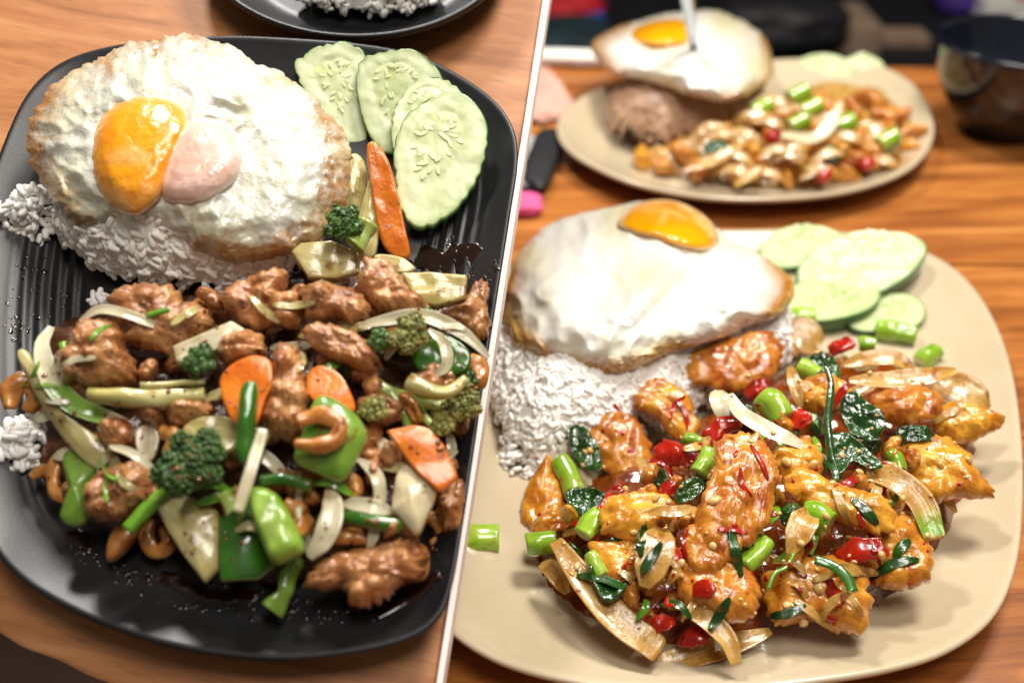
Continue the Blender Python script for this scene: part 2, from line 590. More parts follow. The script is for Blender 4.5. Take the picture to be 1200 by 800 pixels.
def slab(S, name, label, cat, poly, m, lift=0.004, thick=0.004, dome=0.0, w=0.5, tilt=(0, 0), amp=0.0006, nscale=180,
         n=56, rings=9, sharp=False, bend=0.0, bdir=0.0, blob=False, group=None, amp2=0.0, nscale2=500, edge=0.09,
         jag=0.0, maskf=None, parent=None, at=None, seed=None, lobe=0.0, lscale=110):
    """a closed solid from an outline: flat slice (rounded edge) or inflated lump (blob=True)"""
    poly = np.asarray(poly, float)
    sd = rng.random() * 50 if seed is None else seed
    B = spline(poly, n, True, sharp)
    c = B.mean(0)
    B0 = B
    if jag:
        dv = B - c
        r = np.linalg.norm(dv, axis=1)
        k = np.array([noise.noise(Vector((B[i, 0] * 0.12, B[i, 1] * 0.12, sd))) + 0.7 * noise.noise(
            Vector((B[i, 0] * 0.3, B[i, 1] * 0.3, sd + 9))) for i in range(n)])
        B = c + dv * (1 + jag * k)[:, None]
    hp = c if at is None else at
    P, N = frame(S, hp[0], hp[1], lift, w, tilt)
    ss = np.concatenate([np.linspace(0.0, 1 - edge, rings), 1 - edge * (1 - np.sin(np.linspace(0.25, 1, 4) * math.pi / 2))])
    ss[0] = 0.02
    scale = np.linalg.norm(P - CAM) / F
    ext = np.linalg.norm(B - c, axis=1).mean() * scale
    bd = nrm(RT * math.cos(bdir) + np.cross(N, RT) * math.sin(bdir))
    cv = np.cov((B0 - c).T)
    ev, vecs = np.linalg.eigh(cv)
    mjr, mnr = vecs[:, 1], vecs[:, 0]
    acr, alg = [], []
    top, bot, mk, mk2 = [], [], [], []
    for s in ss:
        pxs = c + (B0 - c) * s + (B - B0) * s ** 4 - c
        acr += list(pxs @ mnr * scale * 900)
        alg += list(pxs @ mjr * scale * 90)
        q = on_plane(c + (B0 - c) * s + (B - B0) * s ** 4, P, N)
        if blob:
            e = math.sqrt(max(0.0, 1 - s ** 2.6))
        else:
            t = max(0.0, (s - (1 - edge)) / edge)
            e = math.sqrt(max(0.0, 1 - t * t))
        for i, p in enumerate(q):
            off = dome * (1 - s * s)
            if bend:
                off -= bend * (((p - P) @ bd) / ext) ** 2
            a = amp * nz(p, nscale, sd)
            if lobe:
                d1 = noise.voronoi(Vector(p * lscale + sd))[0]
                a += lobe * (0.45 - min(0.9, d1[0])) * e + lobe * .25 * min(.5, d1[1] - d1[0]) * e
            if amp2:
                a += amp2 * (noise.noise(Vector(p * nscale2)) + 0.6 * noise.noise(Vector(p * nscale2 * 2.3)))
            top.append(p + N * (off + thick * 0.5 * e + a * (0.35 + 0.65 * e)))
            bot.append(p + N * (off - thick * 0.5 * e + a * 0.3))
            if maskf:
                mk.append(maskf(s, i / n, p))
    R = len(ss)
    top = np.array(top)
    bot = np.array(bot)[:(R - 1) * n]
    verts = np.vstack([top, bot])
    f = [tuple(reversed(q)) for q in ring_faces(R, n, 0)]
    nb = R * n
    fb = ring_faces(R - 1, n, nb)
    fb += [(nb + (R - 2) * n + i, nb + (R - 2) * n + (i + 1) % n, (R - 1) * n + (i + 1) % n, (R - 1) * n + i) for i in range(n)]
    f += fb
    f.append(tuple(range(n)))
    f.append(tuple(nb + i for i in reversed(range(n))))
    # orientation: make the top face the camera
    a, b_, c_ = verts[f[n * 3][0]], verts[f[n * 3][1]], verts[f[n * 3][2]]
    if np.cross(b_ - a, c_ - a) @ N < 0:
        f = [tuple(reversed(q)) for q in f]
    attrs = {'across': acr + acr[:(R - 1) * n], 'along': alg + alg[:(R - 1) * n]}
    if maskf:
        attrs['mask'] = mk + mk[:(R - 1) * n]
    return link(name, verts, f, m, parent, label, cat, group, attrs=attrs)


def chunk(S, label, poly, m, thick=0.016, lift=0.004, name='chicken_piece', cat='chicken', **k):
    kw = dict(blob=True, n=84, rings=16, amp=0.0026, nscale=120, amp2=0.0007, nscale2=380, w=0.6, jag=0.16, lobe=0.0060, lscale=130)
    kw.update(k)
    return slab(S, name, label, cat, poly, m, lift=lift, thick=thick, **kw)


def tube(S, name, label, cat, path, rad, m, lift=0.004, flat=1.0, w=0.5, tilt=(0, 0), n=14, steps=18, taper=None, bow=0.0,
         amp=0.0003, nscale=150, curl=0.0, group=None, ends=0.0, hollow=0.0, parent=None, maskf=None, at=None):
    """a swept solid along a pixel path; rad in pixels; flat < 1 gives a ribbon; curl cups it; hollow leaves a bore at the ends"""
    path = np.asarray(path, float)
    Q = spline(path, steps, False)
    mid = Q[len(Q) // 2] if at is None else at
    P, N = frame(S, mid[0], mid[1], lift, w, tilt)
    pts = on_plane(Q, P, N)
    tt = np.linspace(0, 1, steps)
    pts = pts + N[None, :] * (bow * (1 - (2 * tt - 1) ** 2))[:, None]
    sc = np.linalg.norm(P - CAM) / F
    r = (rad * sc) * np.ones(steps)
    if taper is not None:
        r = r * np.interp(tt, np.linspace(0, 1, len(taper)), taper)
    tan = np.gradient(pts, axis=0)
    tan /= np.linalg.norm(tan, axis=1, keepdims=True)
    sd = rng.random() * 40
    verts, mk = [], []
    acr, alg = [], []

    def ring(p, t, rr, capped):
        side = nrm(np.cross(t, N))
        up = nrm(np.cross(side, t))
        for k in range(n):
            a = 2 * math.pi * k / n
            x = rr * math.cos(a)
            z = rr * flat * math.sin(a) + curl * rr * ((math.cos(a)) ** 2)
            q = p + side * x + up * z
            q = q + up * amp * nz(q, nscale, sd) * 2 + side * amp * nz(q, nscale, sd + 4)
            verts.append(q)
            acr.append(math.cos(a) * rr * 900)
            alg.append(float((p - pts[0]) @ nrm(pts[-1] - pts[0])) * 90)

    R = 0
    L = np.linalg.norm(pts[-1] - pts[0])
    if ends > 0:      # rounded ends
        for k in (0.35, 0.75):
            ring(pts[0] - tan[0] * r[0] * ends * (1 - k), tan[0], r[0] * math.sqrt(1 - (1 - k) ** 2), 1)
            mk.append(0.0)
            R += 1
    else:
        if hollow:
            ring(pts[0] + tan[0] * r[0] * 1.5, tan[0], r[0] * hollow, 1)
            ring(pts[0], tan[0], r[0] * hollow, 1)
            mk += [1.0, 1.0]
            R += 2
        else:
            ring(pts[0], tan[0], r[0] * 0.02, 1)
            ring(pts[0], tan[0], r[0] * 0.9, 1)
            mk += [1.0, 1.0]
            R += 2
    for i in range(steps):
        ring(pts[i], tan[i], r[i], 0)
        mk.append(0.0 if maskf is None else maskf(tt[i]))
        R += 1
    if ends > 0:
        for k in (0.75, 0.35):
            ring(pts[-1] + tan[-1] * r[-1] * ends * (1 - k), tan[-1], r[-1] * math.sqrt(1 - (1 - k) ** 2), 1)
            mk.append(0.0)
            R += 1
    else:
        if hollow:
            ring(pts[-1], tan[-1], r[-1] * hollow, 1)
            ring(pts[-1] - tan[-1] * r[-1] * 1.5, tan[-1], r[-1] * hollow, 1)
        else:
            ring(pts[-1], tan[-1], r[-1] * 0.9, 1)
            ring(pts[-1], tan[-1], r[-1] * 0.02, 1)
        mk += [1.0, 1.0]
        R += 2
    f = ring_faces(R, n, 0)
    f.append(tuple(reversed(range(n))))
    f.append(tuple((R - 1) * n + k for k in range(n)))
    v = np.array(verts)
    # outward orientation
    i0 = (R // 2) * n
    cen = v[i0:i0 + n].mean(0)
    a, b_, c_ = v[i0], v[i0 + 1], v[i0 + 1 + n]
    if np.cross(b_ - a, c_ - a) @ (a - cen) < 0:
        f = [tuple(reversed(q)) for q in f]
    mask = np.repeat(mk, n)
    return link(name, v, f, m, parent, label, cat, group, attrs={'mask': mask, 'across': acr, 'along': alg})


def strip(S, label, path, width, m='onion', name='onion_strip', cat='onion', lift=0.006, **k):
    kw = dict(flat=0.13, curl=0.3, taper=(0.35, 0.85, 1, 1, 0.85, 0.35), ends=0.5, steps=24, n=16, bow=0.003)
    kw.update(k)
    return tube(S, name, label, cat, path, width / 2, m, lift=lift, **kw)


def broccoli(S, label, crown, r, stem, sw, lift=0.006, m='floret', sm='stalk', flat=0.7, buds=420, branches=(), group=None,
             taper=(1.0, 0.9, 0.85, 1.0, 1.25)):
    P, N = frame(S, crown[0], crown[1], lift, 0.6, (0, 0))
    root = empty('broccoli_floret', P, label, 'broccoli', group)
    sc = np.linalg.norm(P - CAM) / F
    R = r * sc
    X = nrm(RT - N * (RT @ N))
    Y = np.cross(N, X)
    verts, faces = [], []
    sv, sf = ico(1)
    bv, bf = ico(2)

    def put(c, rad, src):
        V, Fc = src
        b0 = len(verts)
        for p in V:
            verts.append(c + (X * p[0] + Y * p[1] + N * p[2]) * rad)
        for q in Fc:
            faces.append(tuple(b0 + i for i in q))

    lobes = []
    rr = random.Random(int(crown[0] * 7 + crown[1]))
    put(P - N * R * 0.15, R * 0.62, (bv, bf))
    k = 11
    for i in range(k):
        a = 2 * math.pi * i * 0.618 + rr.uniform(-.2, .2)
        d = math.sqrt((i + 0.3) / k) * 0.72
        cz = math.sqrt(max(0, 1 - d * d)) * flat * 0.62
        lr = rr.uniform(0.24, 0.40)
        c = P + (X * d * math.cos(a) + Y * d * math.sin(a)) * R + N * cz * R
        lobes.append((c, lr * R))
        put(c, lr * R * 0.86, (bv, bf))
    for (c, lr) in lobes:
        for j in range(int(buds / k)):
            th = rr.uniform(0, 2 * math.pi)
            z = rr.uniform(-0.35, 1)
            q = math.sqrt(1 - z * z)
            d = X * q * math.cos(th) + Y * q * math.sin(th) + N * z
            put(c + d * lr * rr.uniform(.88, 1.04), R * rr.uniform(0.042, 0.085), (sv, sf))
    link('crown', verts, faces, m, root)
    if stem is not None:
        tube(S, 'stalk', None, None, stem, sw / 2, sm, lift=lift - 0.002, w=0.6, taper=taper, amp=0.0006, parent=root, steps=14,
             n=14, at=crown)
    for (pth, bw) in branches:
        tube(S, 'branch', None, None, pth, bw / 2, sm, lift=lift - 0.001, w=0.6, taper=(1, .85, .8), amp=0.0005, parent=root,
             steps=10, n=12, at=crown)
    return root


# ------------------------------------------------------------------ the two table tops
TILT = math.radians(28)
L = Surf(CAM + ray(300, 420) * 0.41, TILT, 0.006)      # raised, tilted display table on the left
Rr = Surf((0, 0, 0), 0.0, 0.006)                       # level table on the right


def seam(y):
    return 640 - 0.15625 * y


# floor far below
fl = [(-3, -1, -0.72), (3, -1, -0.72), (3, 5, -0.72), (-3, 5, -0.72)]
link('floor', fl, [(0, 1, 2, 3)], 'floor_tile', kind='structure', smooth=False, origin=(0, 0, -0.72))
wl = [(-3, 3.2, -0.72), (3, 3.2, -0.72), (3, 3.2, 2.2), (-3, 3.2, 2.2)]
link('wall_back', wl, [(0, 1, 2, 3)], 'black_cloth', kind='structure', smooth=False, origin=(0, 3.2, -0.72))


def prism(name, top, depth_vec, m, bevel=0.0, parent=None, **k):
    top = np.asarray(top, float)
    n = len(top)
    nn = nrm(depth_vec)
    c = top.mean(0)
    if bevel:
        inn = []
        for i in range(n):
            p = top[i]
            d = c - p
            inn.append(p + nrm(d) * bevel)
        rings = [np.array(inn), top + nn * bevel * 0.35, top + nn * bevel, top + np.asarray(depth_vec)]
    else:
        rings = [top, top + np.asarray(depth_vec)]
    v = np.vstack(rings)
    f = ring_faces(len(rings), n, 0)
    f.append(tuple(reversed(range(n))))
    f.append(tuple((len(rings) - 1) * n + i for i in range(n)))
    a, b, c3 = v[f[-2][0]], v[f[-2][1]], v[f[-2][2]]
    if np.cross(b - a, c3 - a) @ nn > 0:
        f = [tuple(reversed(q)) for q in f]
    return link(name, v, f, m, parent, smooth=False, **k)


edge_px = spline([(215, 822), (170, 814), (130, 799), (85, 781), (50, 766), (0, 741), (-60, 705), (-160, 630)], 30, False)
edge_px = edge_px + np.stack([1.2 * np.sin(np.arange(30) * 1.3), 1.6 * np.cos(np.arange(30) * 0.9)], 1)
lb = [(-330, -260), (seam(-260) - 3.5, -260)] + [(seam(y) - 3.5, y) for y in np.linspace(-240, 830, 12)] + [tuple(p) for p in edge_px]
lt = empty('wooden_table', L.at(300, 420, -0.02), 'pale orange wooden table tilted up under the black plates', 'table')
prism('tabletop', on_plane(lb, L.O, L.n), -L.n * 0.016, 'wood_left', 0.0012, parent=lt)
ys = np.linspace(-258, 828, 24)
e1 = on_plane([(seam(y) - 3.4, y) for y in ys], L.O + L.n * 0.004, L.n)
e2 = on_plane([(seam(y) + 3.4, y) for y in ys], L.O + L.n * 0.004, L.n)
vv = np.vstack([e1, e2, e1 - L.n * 0.016, e2 - L.n * 0.016])
nn_ = len(ys)
ff = []
for i in range(nn_ - 1):
    ff += [(i, i + 1, nn_ + i + 1, nn_ + i), (nn_ + i, nn_ + i + 1, 3 * nn_ + i + 1, 3 * nn_ + i),
           (2 * nn_ + i, 3 * nn_ + i, 3 * nn_ + i + 1, 2 * nn_ + i + 1), (i, 2 * nn_ + i, 2 * nn_ + i + 1, i + 1)]
ff += [(0, nn_, 3 * nn_, 2 * nn_), (nn_ - 1, 3 * nn_ - 1, 4 * nn_ - 1, 2 * nn_ - 1)]
link('edging_strip', vv, ff, 'pale_strip', smooth=False, label='thin pale pink strip standing between the two tables', cat='divider')
# a post that carries the raised table, out of sight below it
pp = L.at(150, 300, -0.018)
prism('post', [pp + np.array(a) for a in ((-.03, -.03, 0), (.03, -.03, 0), (.03, .03, 0), (-.03, .03, 0))],
      (0, 0, -0.7 - pp[2]), 'wood_left', parent=lt)

# right table: planks side by side
rt = empty('plank_table', (0.3, 0.5, -0.03), 'level orange plank table under the beige plates', 'table')
yy = 0.10
pi_ = 0
ends = [0.02, 0.205, 0.385, 0.553, 0.70, 0.82, 0.905]
for a, b in zip(ends[:-1], ends[1:]):
    z = -0.0004 * (pi_ % 3)
    prism('plank', [(-0.08, a + .0006, z), (1.0, a + .0006, z), (1.0, b - .0006, z), (-0.08, b - .0006, z)], (0, 0, -0.03), 'wood_right',
          0.0012, parent=rt)
    pi_ += 1
for (x, y) in ((-.03, .16), (.9, .16), (-.03, .85), (.9, .85)):
    prism('leg', [(x - .03, y - .03, -.0305), (x + .03, y - .03, -.0305), (x + .03, y + .03, -.0305), (x - .03, y + .03, -.0305)],
          (0, 0, -0.685), 'wood_right', parent=rt)


# ------------------------------------------------------------------ plates
def plate(S, label, outline, rim_h, prof, m, n=160, ripple=None, name='plate', center=None, sharp=False):
    """outline = rim in pixels at rim height; prof = list of (fraction of the outline, height) from centre over the rim to the foot"""
    B = spline(outline, n)
    P = on_plane(B, S.O + S.n * rim_h, S.n)
    uv = np.array([S.uv(p) for p in P])
    c = uv.mean(0) if center is None else np.array(S.uv(S.at(center[0], center[1], 0)))
    verts = []
    for (s, h) in prof:
        q = c + (uv - c) * s
        for i in range(n):
            hh = h
            if ripple:
                hh += ripple(s, (uv[i] - c), h)
            verts.append(S.pos(q[i, 0], q[i, 1], hh))
    R = len(prof)
    f = ring_faces(R, n, 0)
    f.append(tuple(reversed(range(n))))
    f.append(tuple((R - 1) * n + i for i in range(n)))
    v = np.array(verts)
    a, b, c3 = v[f[n * 2][0]], v[f[n * 2][1]], v[f[n * 2][2]]
    if np.cross(b - a, c3 - a) @ S.n < 0:
        f = [tuple(reversed(q)) for q in f]
    return link(name, v, f, m, None, label, 'plate', origin=S.pos(c[0], c[1], 0))


def prof_make(floor, rim, s_floor, s_wall, ribs=0, lip=0.012, foot=0.62):
    p = [(0.02, floor), (0.3, floor), (s_floor * 0.8, floor)]
    K = 60 if ribs else 16
    for t in np.linspace(0, 1, K):
        s = s_floor + (s_wall - s_floor) * t
        p.append((s, floor + (rim - floor) * (t ** 2.0) * 0.93))
    w = 1 - s_wall
    p += [(s_wall + w * .3, rim * 0.985), (s_wall + w * .65, rim), (1 - w * .1, rim * 0.985), (1, rim - 0.0012), (0.998, rim - 0.0026),
          (0.985, rim - 0.0042), (s_wall * 0.97, rim * 0.72)]
    for t in (0.75, 0.5, 0.25):
        s = s_floor + (s_wall - s_floor) * t
        p.append((s * 0.985, max(0.0022, (floor + (rim - floor) * t ** 2 * 0.93) - 0.0045)))
    p += [(foot + 0.02, 0.0018), (foot + 0.015, 0.0002), (foot - 0.03, 0.0002), (foot - 0.035, 0.0018), (0.02, 0.0018)]
    return p


def ribs_left(s, d, h):
    if 0.5 < s < 0.9:
        wgt = min(1, (s - 0.5) / 0.08) * min(1, (0.9 - s) / 0.06)
        side = max(0.0, abs(d[0]) / np.linalg.norm(d) - 0.45) / 0.55
        return 0.0005 * wgt * min(1, side * 1.6) * math.sin(2 * math.pi * s / 0.055)
    return 0.0


left_outline = [(3, 168), (32, 108), (72, 72), (130, 53), (200, 45), (270, 41), (345, 44), (420, 50), (485, 62), (535, 85), (577, 114),
                (600, 145), (607, 185), (598, 250), (583, 345), (568, 440), (555, 530), (543, 610), (531, 680), (516, 722),
                (485, 747), (430, 763), (350, 773), (280, 771), (200, 758), (130, 736), (70, 709), (20, 676), (-14, 632), (-32, 560),
                (-38, 450), (-34, 340), (-20, 240)]
plate(L, 'large black glazed plate with ribbed sides holding cashew chicken', left_outline, 0.019,
      prof_make(0.006, 0.019, 0.62, 0.975, ribs=1), 'black_glaze', n=220, ripple=ribs_left)
th = np.linspace(0, 2 * math.pi, 24, endpoint=False)
plate(L, 'black round plate with rice cut off by the top edge', [(417 + 190 * math.cos(a), -78 + 121 * math.sin(a)) for a in th], 0.019,
      prof_make(0.006, 0.019, 0.7, 0.96), 'black_glaze', n=120)
right_outline = [(870, 268), (950, 268), (1030, 277), (1090, 296), (1132, 325), (1165, 372), (1186, 430), (1197, 500), (1200, 580),
                 (1192, 660), (1165, 722), (1110, 763), (1040, 785), (960, 798), (880, 806), (780, 808), (700, 803), (630, 790), (570, 768),
                 (520, 732), (495, 680), (490, 600), (505, 500), (535, 410), (570, 340), (615, 298), (680, 277), (770, 269)]
plate(Rr, 'large beige rounded square plate with basil chicken in front', right_outline, 0.021,
      prof_make(0.006, 0.021, 0.6, 0.97), 'beige_glaze', n=160)
back_outline = [(652, 148), (662, 128), (690, 108), (735, 92), (800, 80), (870, 72), (950, 68), (1010, 72), (1050, 84), (1078, 106), (1094, 140),
                (1092, 168), (1070, 195), (1030, 214), (975, 227), (900, 233), (820, 230), (745, 215), (690, 192), (660, 170)]
plate(Rr, 'blurred beige plate with egg and stir-fry at the back', back_outline, 0.02,
      prof_make(0.006, 0.02, 0.62, 0.965), 'beige_glaze', n=110)

# ------------------------------------------------------------------ mounds
ML_rice = L.mound([(78, 245), (80, 292), (112, 318), (180, 345), (290, 352), (370, 318), (392, 250), (365, 185), (260, 140), (150, 150), (95, 190)], 0.037, 0.030)
ML_food = L.mound([(8, 470), (30, 405), (70, 372), (140, 345), (250, 335), (340, 312), (400, 290), (430, 285), (490, 322), (555, 345), (570, 400),
                   (552, 500), (530, 610), (495, 670), (430, 700), (330, 705), (250, 672), (130, 640), (75, 605), (35, 560)], 0.024, 0.045)
MR_rice = Rr.mound([(572, 400), (572, 470), (588, 530), (625, 553), (690, 540), (780, 510), (870, 465), (925, 430), (925, 390), (870, 352),
                    (750, 335), (640, 345)], 0.046, 0.056)
MR_food = Rr.mound([(618, 660), (650, 715), (735, 775), (800, 785), (900, 755), (1020, 738), (1090, 685), (1155, 590), (1165, 520), (1120, 462),
                    (1050, 425), (950, 415), (850, 470), (710, 545), (635, 605)], 0.034, 0.06)
MB_rice = Rr.mound([(705, 150), (720, 175), (770, 190), (840, 180), (900, 150), (890, 120), (800, 110), (730, 120)], 0.045, 0.035)
MB_food = Rr.mound([(735, 190), (780, 208), (880, 222), (970, 220), (1060, 195), (1082, 160), (1040, 115), (960, 105), (880, 130), (790, 165)], 0.026, 0.05)


# ------------------------------------------------------------------ rice (many grains, one heap)
def grain():
    prof = [(-1, .15), (-.92, .6), (-.6, .93), (0, 1), (.6, .92), (.92, .58), (1, .15)]
    V, Fc = [], []
    k = 6
    for (x, r) in prof:
        for i in range(k):
            a = 2 * math.pi * i / k
            V.append((x, r * math.cos(a), r * math.sin(a)))
    for r in range(len(prof) - 1):
        for i in range(k):
            j = (i + 1) % k
            Fc.append((r * k + i, r * k + j, (r + 1) * k + j, (r + 1) * k + i))
    Fc.append(tuple(reversed(range(k))))
    Fc.append(tuple((len(prof) - 1) * k + i for i in range(k)))
    return np.array(V), Fc


GV, GF = grain()


def rice(S, label, m, count, seed, core=True, loose=(), gl=0.0027, gr=0.00128, name='rice_mound', keep=None, mm='rice', shrink=-0.0010):
    r = random.Random(seed)
    verts, faces = [], []
    P = m[0]
    lo, hi = P.min(0), P.max(0)
    nv = 0
    if core:
        G = 40
        idx = {}
        for i in range(G):
            for j in range(G):
                u = lo[0] + (hi[0] - lo[0]) * i / (G - 1)
                v = lo[1] + (hi[1] - lo[1]) * j / (G - 1)
                if poly_dist(P, u, v) > 0.0005:
                    h = max(S.floor - 0.0005, S.H(u, v, [m]) - shrink)
                    idx[(i, j)] = len(verts)
                    verts.append(S.pos(u, v, h))
        for (i, j), a in idx.items():
            if all(q in idx for q in ((i + 1, j), (i + 1, j + 1), (i, j + 1))):
                faces.append((a, idx[(i + 1, j)], idx[(i + 1, j + 1)], idx[(i, j + 1)]))
        nv = len(verts)
    allv = [np.array(verts)] if verts else []

    def add(p, n_, spread):
        nonlocal nv
        d = nrm(np.array([r.gauss(0, 1), r.gauss(0, 1), r.gauss(0, 1)]))
        d = nrm(d - n_ * (d @ n_) * spread)
        s = nrm(np.cross(d, n_ + 0.01))
        t = np.cross(d, s)
        k = r.uniform(0.8, 1.15)
        b = 0.12 * (GV[:, 0] ** 2)[:, None] * t * gl * r.uniform(-1, 1)
        V = p + GV[:, :1] * d * gl * k + GV[:, 1:2] * s * gr * r.uniform(.9, 1.15) + GV[:, 2:3] * t * gr + b
        allv.append(V)
        for q in GF:
            faces.append(tuple(nv + i for i in q))
        nv += len(GV)

    c = 0
    while c < count:
        u, v = r.uniform(lo[0], hi[0]), r.uniform(lo[1], hi[1])
        d = poly_dist(P, u, v)
        if d < 0.0005:
            continue
        h = S.H(u, v, [m])
        e = 0.0015
        gu = (S.H(u + e, v, [m]) - h) / e
        gv = (S.H(u, v + e, [m]) - h) / e
        gu, gv = max(-4, min(4, gu)), max(-4, min(4, gv))
        n_ = nrm(S.n - S.u * gu - S.v * gv)
        # even coverage of steep sides
        steep = math.sqrt(1 + gu * gu + gv * gv)
        for _ in range(1 + int(steep * 0.6)):
            hh = h + r.gauss(-0.0002, 0.0007)
            p = S.pos(u + r.gauss(0, .001), v + r.gauss(0, .001), max(S.floor + 0.0008, hh))
            if keep is None or keep(p):
                add(p, n_, r.uniform(0.75, 1.0))
            c += 1
    for (px, py, k, rad, hh) in loose:
        base = S.at(px, py, S.floor)
        u0, v0 = S.uv(base)
        for _ in range(k):
            a, q = r.uniform(0, 6.28), math.sqrt(r.random())
            u, v = u0 + rad * q * math.cos(a), v0 + rad * q * math.sin(a)
            h = S.floor + 0.001 + hh * (1 - q * q) * r.uniform(0.3, 1)
            add(S.pos(u, v, h), S.n, r.uniform(0.8, 1.0))
    V = np.vstack(allv)
    return link(name, V, faces, mm, None, label, 'rice', kind='stuff')


def right_of_seam(p):
    q = np.asarray(p) - CAM
    z = q @ FW
    px, py = 600 + F * (q @ RT) / z, 400 - F * (q @ UP) / z
    return px > seam(py) + 6


rice(L, 'white rice heap under the browned fried egg on black plate', ML_rice, 5200, 3,
     loose=[(22, 262, 130, 0.011, 0.016), (48, 258, 160, 0.014, 0.02), (30, 528, 150, 0.014, 0.013), (10, 535, 90, 0.012, 0.01), (118, 350, 10, 0.003, 0.002),
            (25, 412, 5, 0.002, 0.001)])
rice(Rr, 'white rice heap under the glossy fried egg on beige plate', MR_rice, 7500, 4, keep=right_of_seam,
     loose=[(640, 545, 70, 0.012, 0.012), (612, 540, 70, 0.012, 0.012)])
rice(Rr, 'blurred rice heap coloured as in shade on the back plate', MB_rice, 900, 5, mm='rice_shaded')
mb = L.mound([(352, 8), (380, 20), (430, 25), (480, 20), (515, 8), (500, -60), (430, -90), (360, -50)], 0.02, 0.02)
rice(L, 'white rice on the black plate cut off by the top edge', mb, 1100, 6)
L.mounds.pop()


# ------------------------------------------------------------------ fried eggs
def egg(S, label, boundary, center, hfun, crispf, m, yolk, yolk_m, film=None, n=300, R=90, wob=0.02, bumpy=1.0, seed=1, thick=0.0022,
        bubbles=0.0):
    B = spline(boundary, n)
    c = np.array(center, float)
    dv = B - c
    r0 = np.linalg.norm(dv, axis=1)
    k = np.array([noise.noise(Vector((B[i, 0] * .03, B[i, 1] * .03, seed))) + .8 * noise.noise(Vector((B[i, 0] * .09, B[i, 1] * .09, seed + 3)))
                  + .5 * noise.noise(Vector((B[i, 0] * .22, B[i, 1] * .22, seed + 5))) for i in range(n)])
    B0 = B
    B = c + dv * (1 + wob * k)[:, None]
    P0 = S.at(c[0], c[1], hfun(0, c))
    root = empty('fried_egg', P0, label, 'egg')
    top, bot, mk, mk2 = [], [], [], []
    ss = np.linspace(0, 1, R) ** 0.8
    ss[0] = 0.004
    for s in ss:
        px = c + (B0 - c) * s + (B - B0) * s ** 8
        for i, p in enumerate(px):
            h = hfun(s, p)
            q = Vector((p[0] * 0.018, p[1] * 0.018, seed))
            b = noise.noise(q) * 0.0022 * bumpy
            q2 = Vector((p[0] * 0.05 + seed, p[1] * 0.05, seed))
            b += noise.noise(q2) * 0.0014 * bumpy
            rid = 1 - abs(noise.noise(Vector((p[0] * 0.035, p[1] * 0.035, seed + 20)))) * 2.2
            b += 0.0012 * bumpy * max(0, rid)
            b *= 0.45 + 1.1 * max(0, min(1, .5 + 1.4 * noise.noise(Vector((p[0] * .011, p[1] * .011, seed + 60)))))
            if bubbles:
                d1 = noise.voronoi(Vector((p[0] * 0.10, p[1] * 0.10, seed)))[0][0]
                b += bubbles * (0.5 - min(0.5, d1)) * (0.3 + 0.7 * min(1, max(0, s - .35) * 2)) * (noise.noise(q2 * .6) + .5)
            cr = crispf(s, p)
            if cr > 0.05:
                b += cr * (0.0011 * noise.noise(Vector((p[0] * .16, p[1] * .16, 2))) + .0007 * noise.noise(Vector((p[0] * .4, p[1] * .4, 8))))
            fade = min(1.0, (1 - s) / 0.05)
            t = S.at(p[0], p[1], h + b * (0.5 + .5 * fade) - 0.0012 * (1 - fade))
            top.append(t)
            bot.append(t - S.n * (thick * (0.35 + 0.65 * fade)))
            mk.append(min(1, max(0, cr)))
            y2 = noise.noise(Vector((p[0] * .02, p[1] * .02, seed + 40)))
            mk2.append(min(1, max(0, 0.15 + y2 * 1.2)) * 0.6)
    V = np.vstack([np.array(top), np.array(bot)])
    o = R * n
    f = ring_faces(R, n, 0)
    fb = [tuple(reversed(q)) for q in ring_faces(R, n, o)]
    f += fb
    f += [((R - 1) * n + i, (R - 1) * n + (i + 1) % n, o + (R - 1) * n + (i + 1) % n, o + (R - 1) * n + i) for i in range(n)]
    f.append(tuple(reversed(range(n))))
    f.append(tuple(o + i for i in range(n)))
    a, b, c3 = V[f[n * 3][0]], V[f[n * 3][1]], V[f[n * 3][2]]
    if np.cross(b - a, c3 - a) @ S.n < 0:
        f = [tuple(reversed(q)) for q in f]
    link('egg_white', V, f, m, root, attrs={'mask': mk + mk, 'mask2': mk2 + mk2})

    def dome(name, poly, mm, h, mf=None, lowf=0.0, nn=90, RR=26, bump=0.0004, sd=0):
        Bq = spline(poly, nn)
        cq = Bq.mean(0)
        tv, ma = [], []
        s2 = np.sin(np.linspace(0.01, 1, RR) * math.pi / 2)
        for s in s2:
            for p in cq + (Bq - cq) * s:
                se = min(1.0, np.linalg.norm(p - c) / max(1, np.interp(0, [0], [r0.mean()])))
                hh = hfun(se, p) + 0.0005 + h * math.sqrt(max(0, 1 - s ** 2.4)) - 0.0016 * s ** 6
                hh += bump * noise.noise(Vector((p[0] * .07, p[1] * .07, sd))) + bump * .5 * noise.noise(Vector((p[0] * .2, p[1] * .2, sd + 2)))
                tv.append(S.at(p[0], p[1], hh))
                ma.append(mf(s, p) if mf else 0.0)
        tv = np.array(tv)
        f2 = ring_faces(RR, nn, 0)
        f2.append(tuple(reversed(range(nn))))
        a, b, c3 = tv[f2[nn * 3][0]], tv[f2[nn * 3][1]], tv[f2[nn * 3][2]]
        if np.cross(b - a, c3 - a) @ S.n < 0:
            f2 = [tuple(reversed(q)) for q in f2]
        link(name, tv, f2, mm, root, attrs={'mask': ma})

    dome('yolk', yolk[0], yolk_m, yolk[1], yolk[2] if len(yolk) > 2 else None, sd=seed)
    if film:
        for (fp, fh, fm) in film:
            dome('yolk_film', fp, 'yolk_film', fh, fm, sd=seed + 9)
    return root


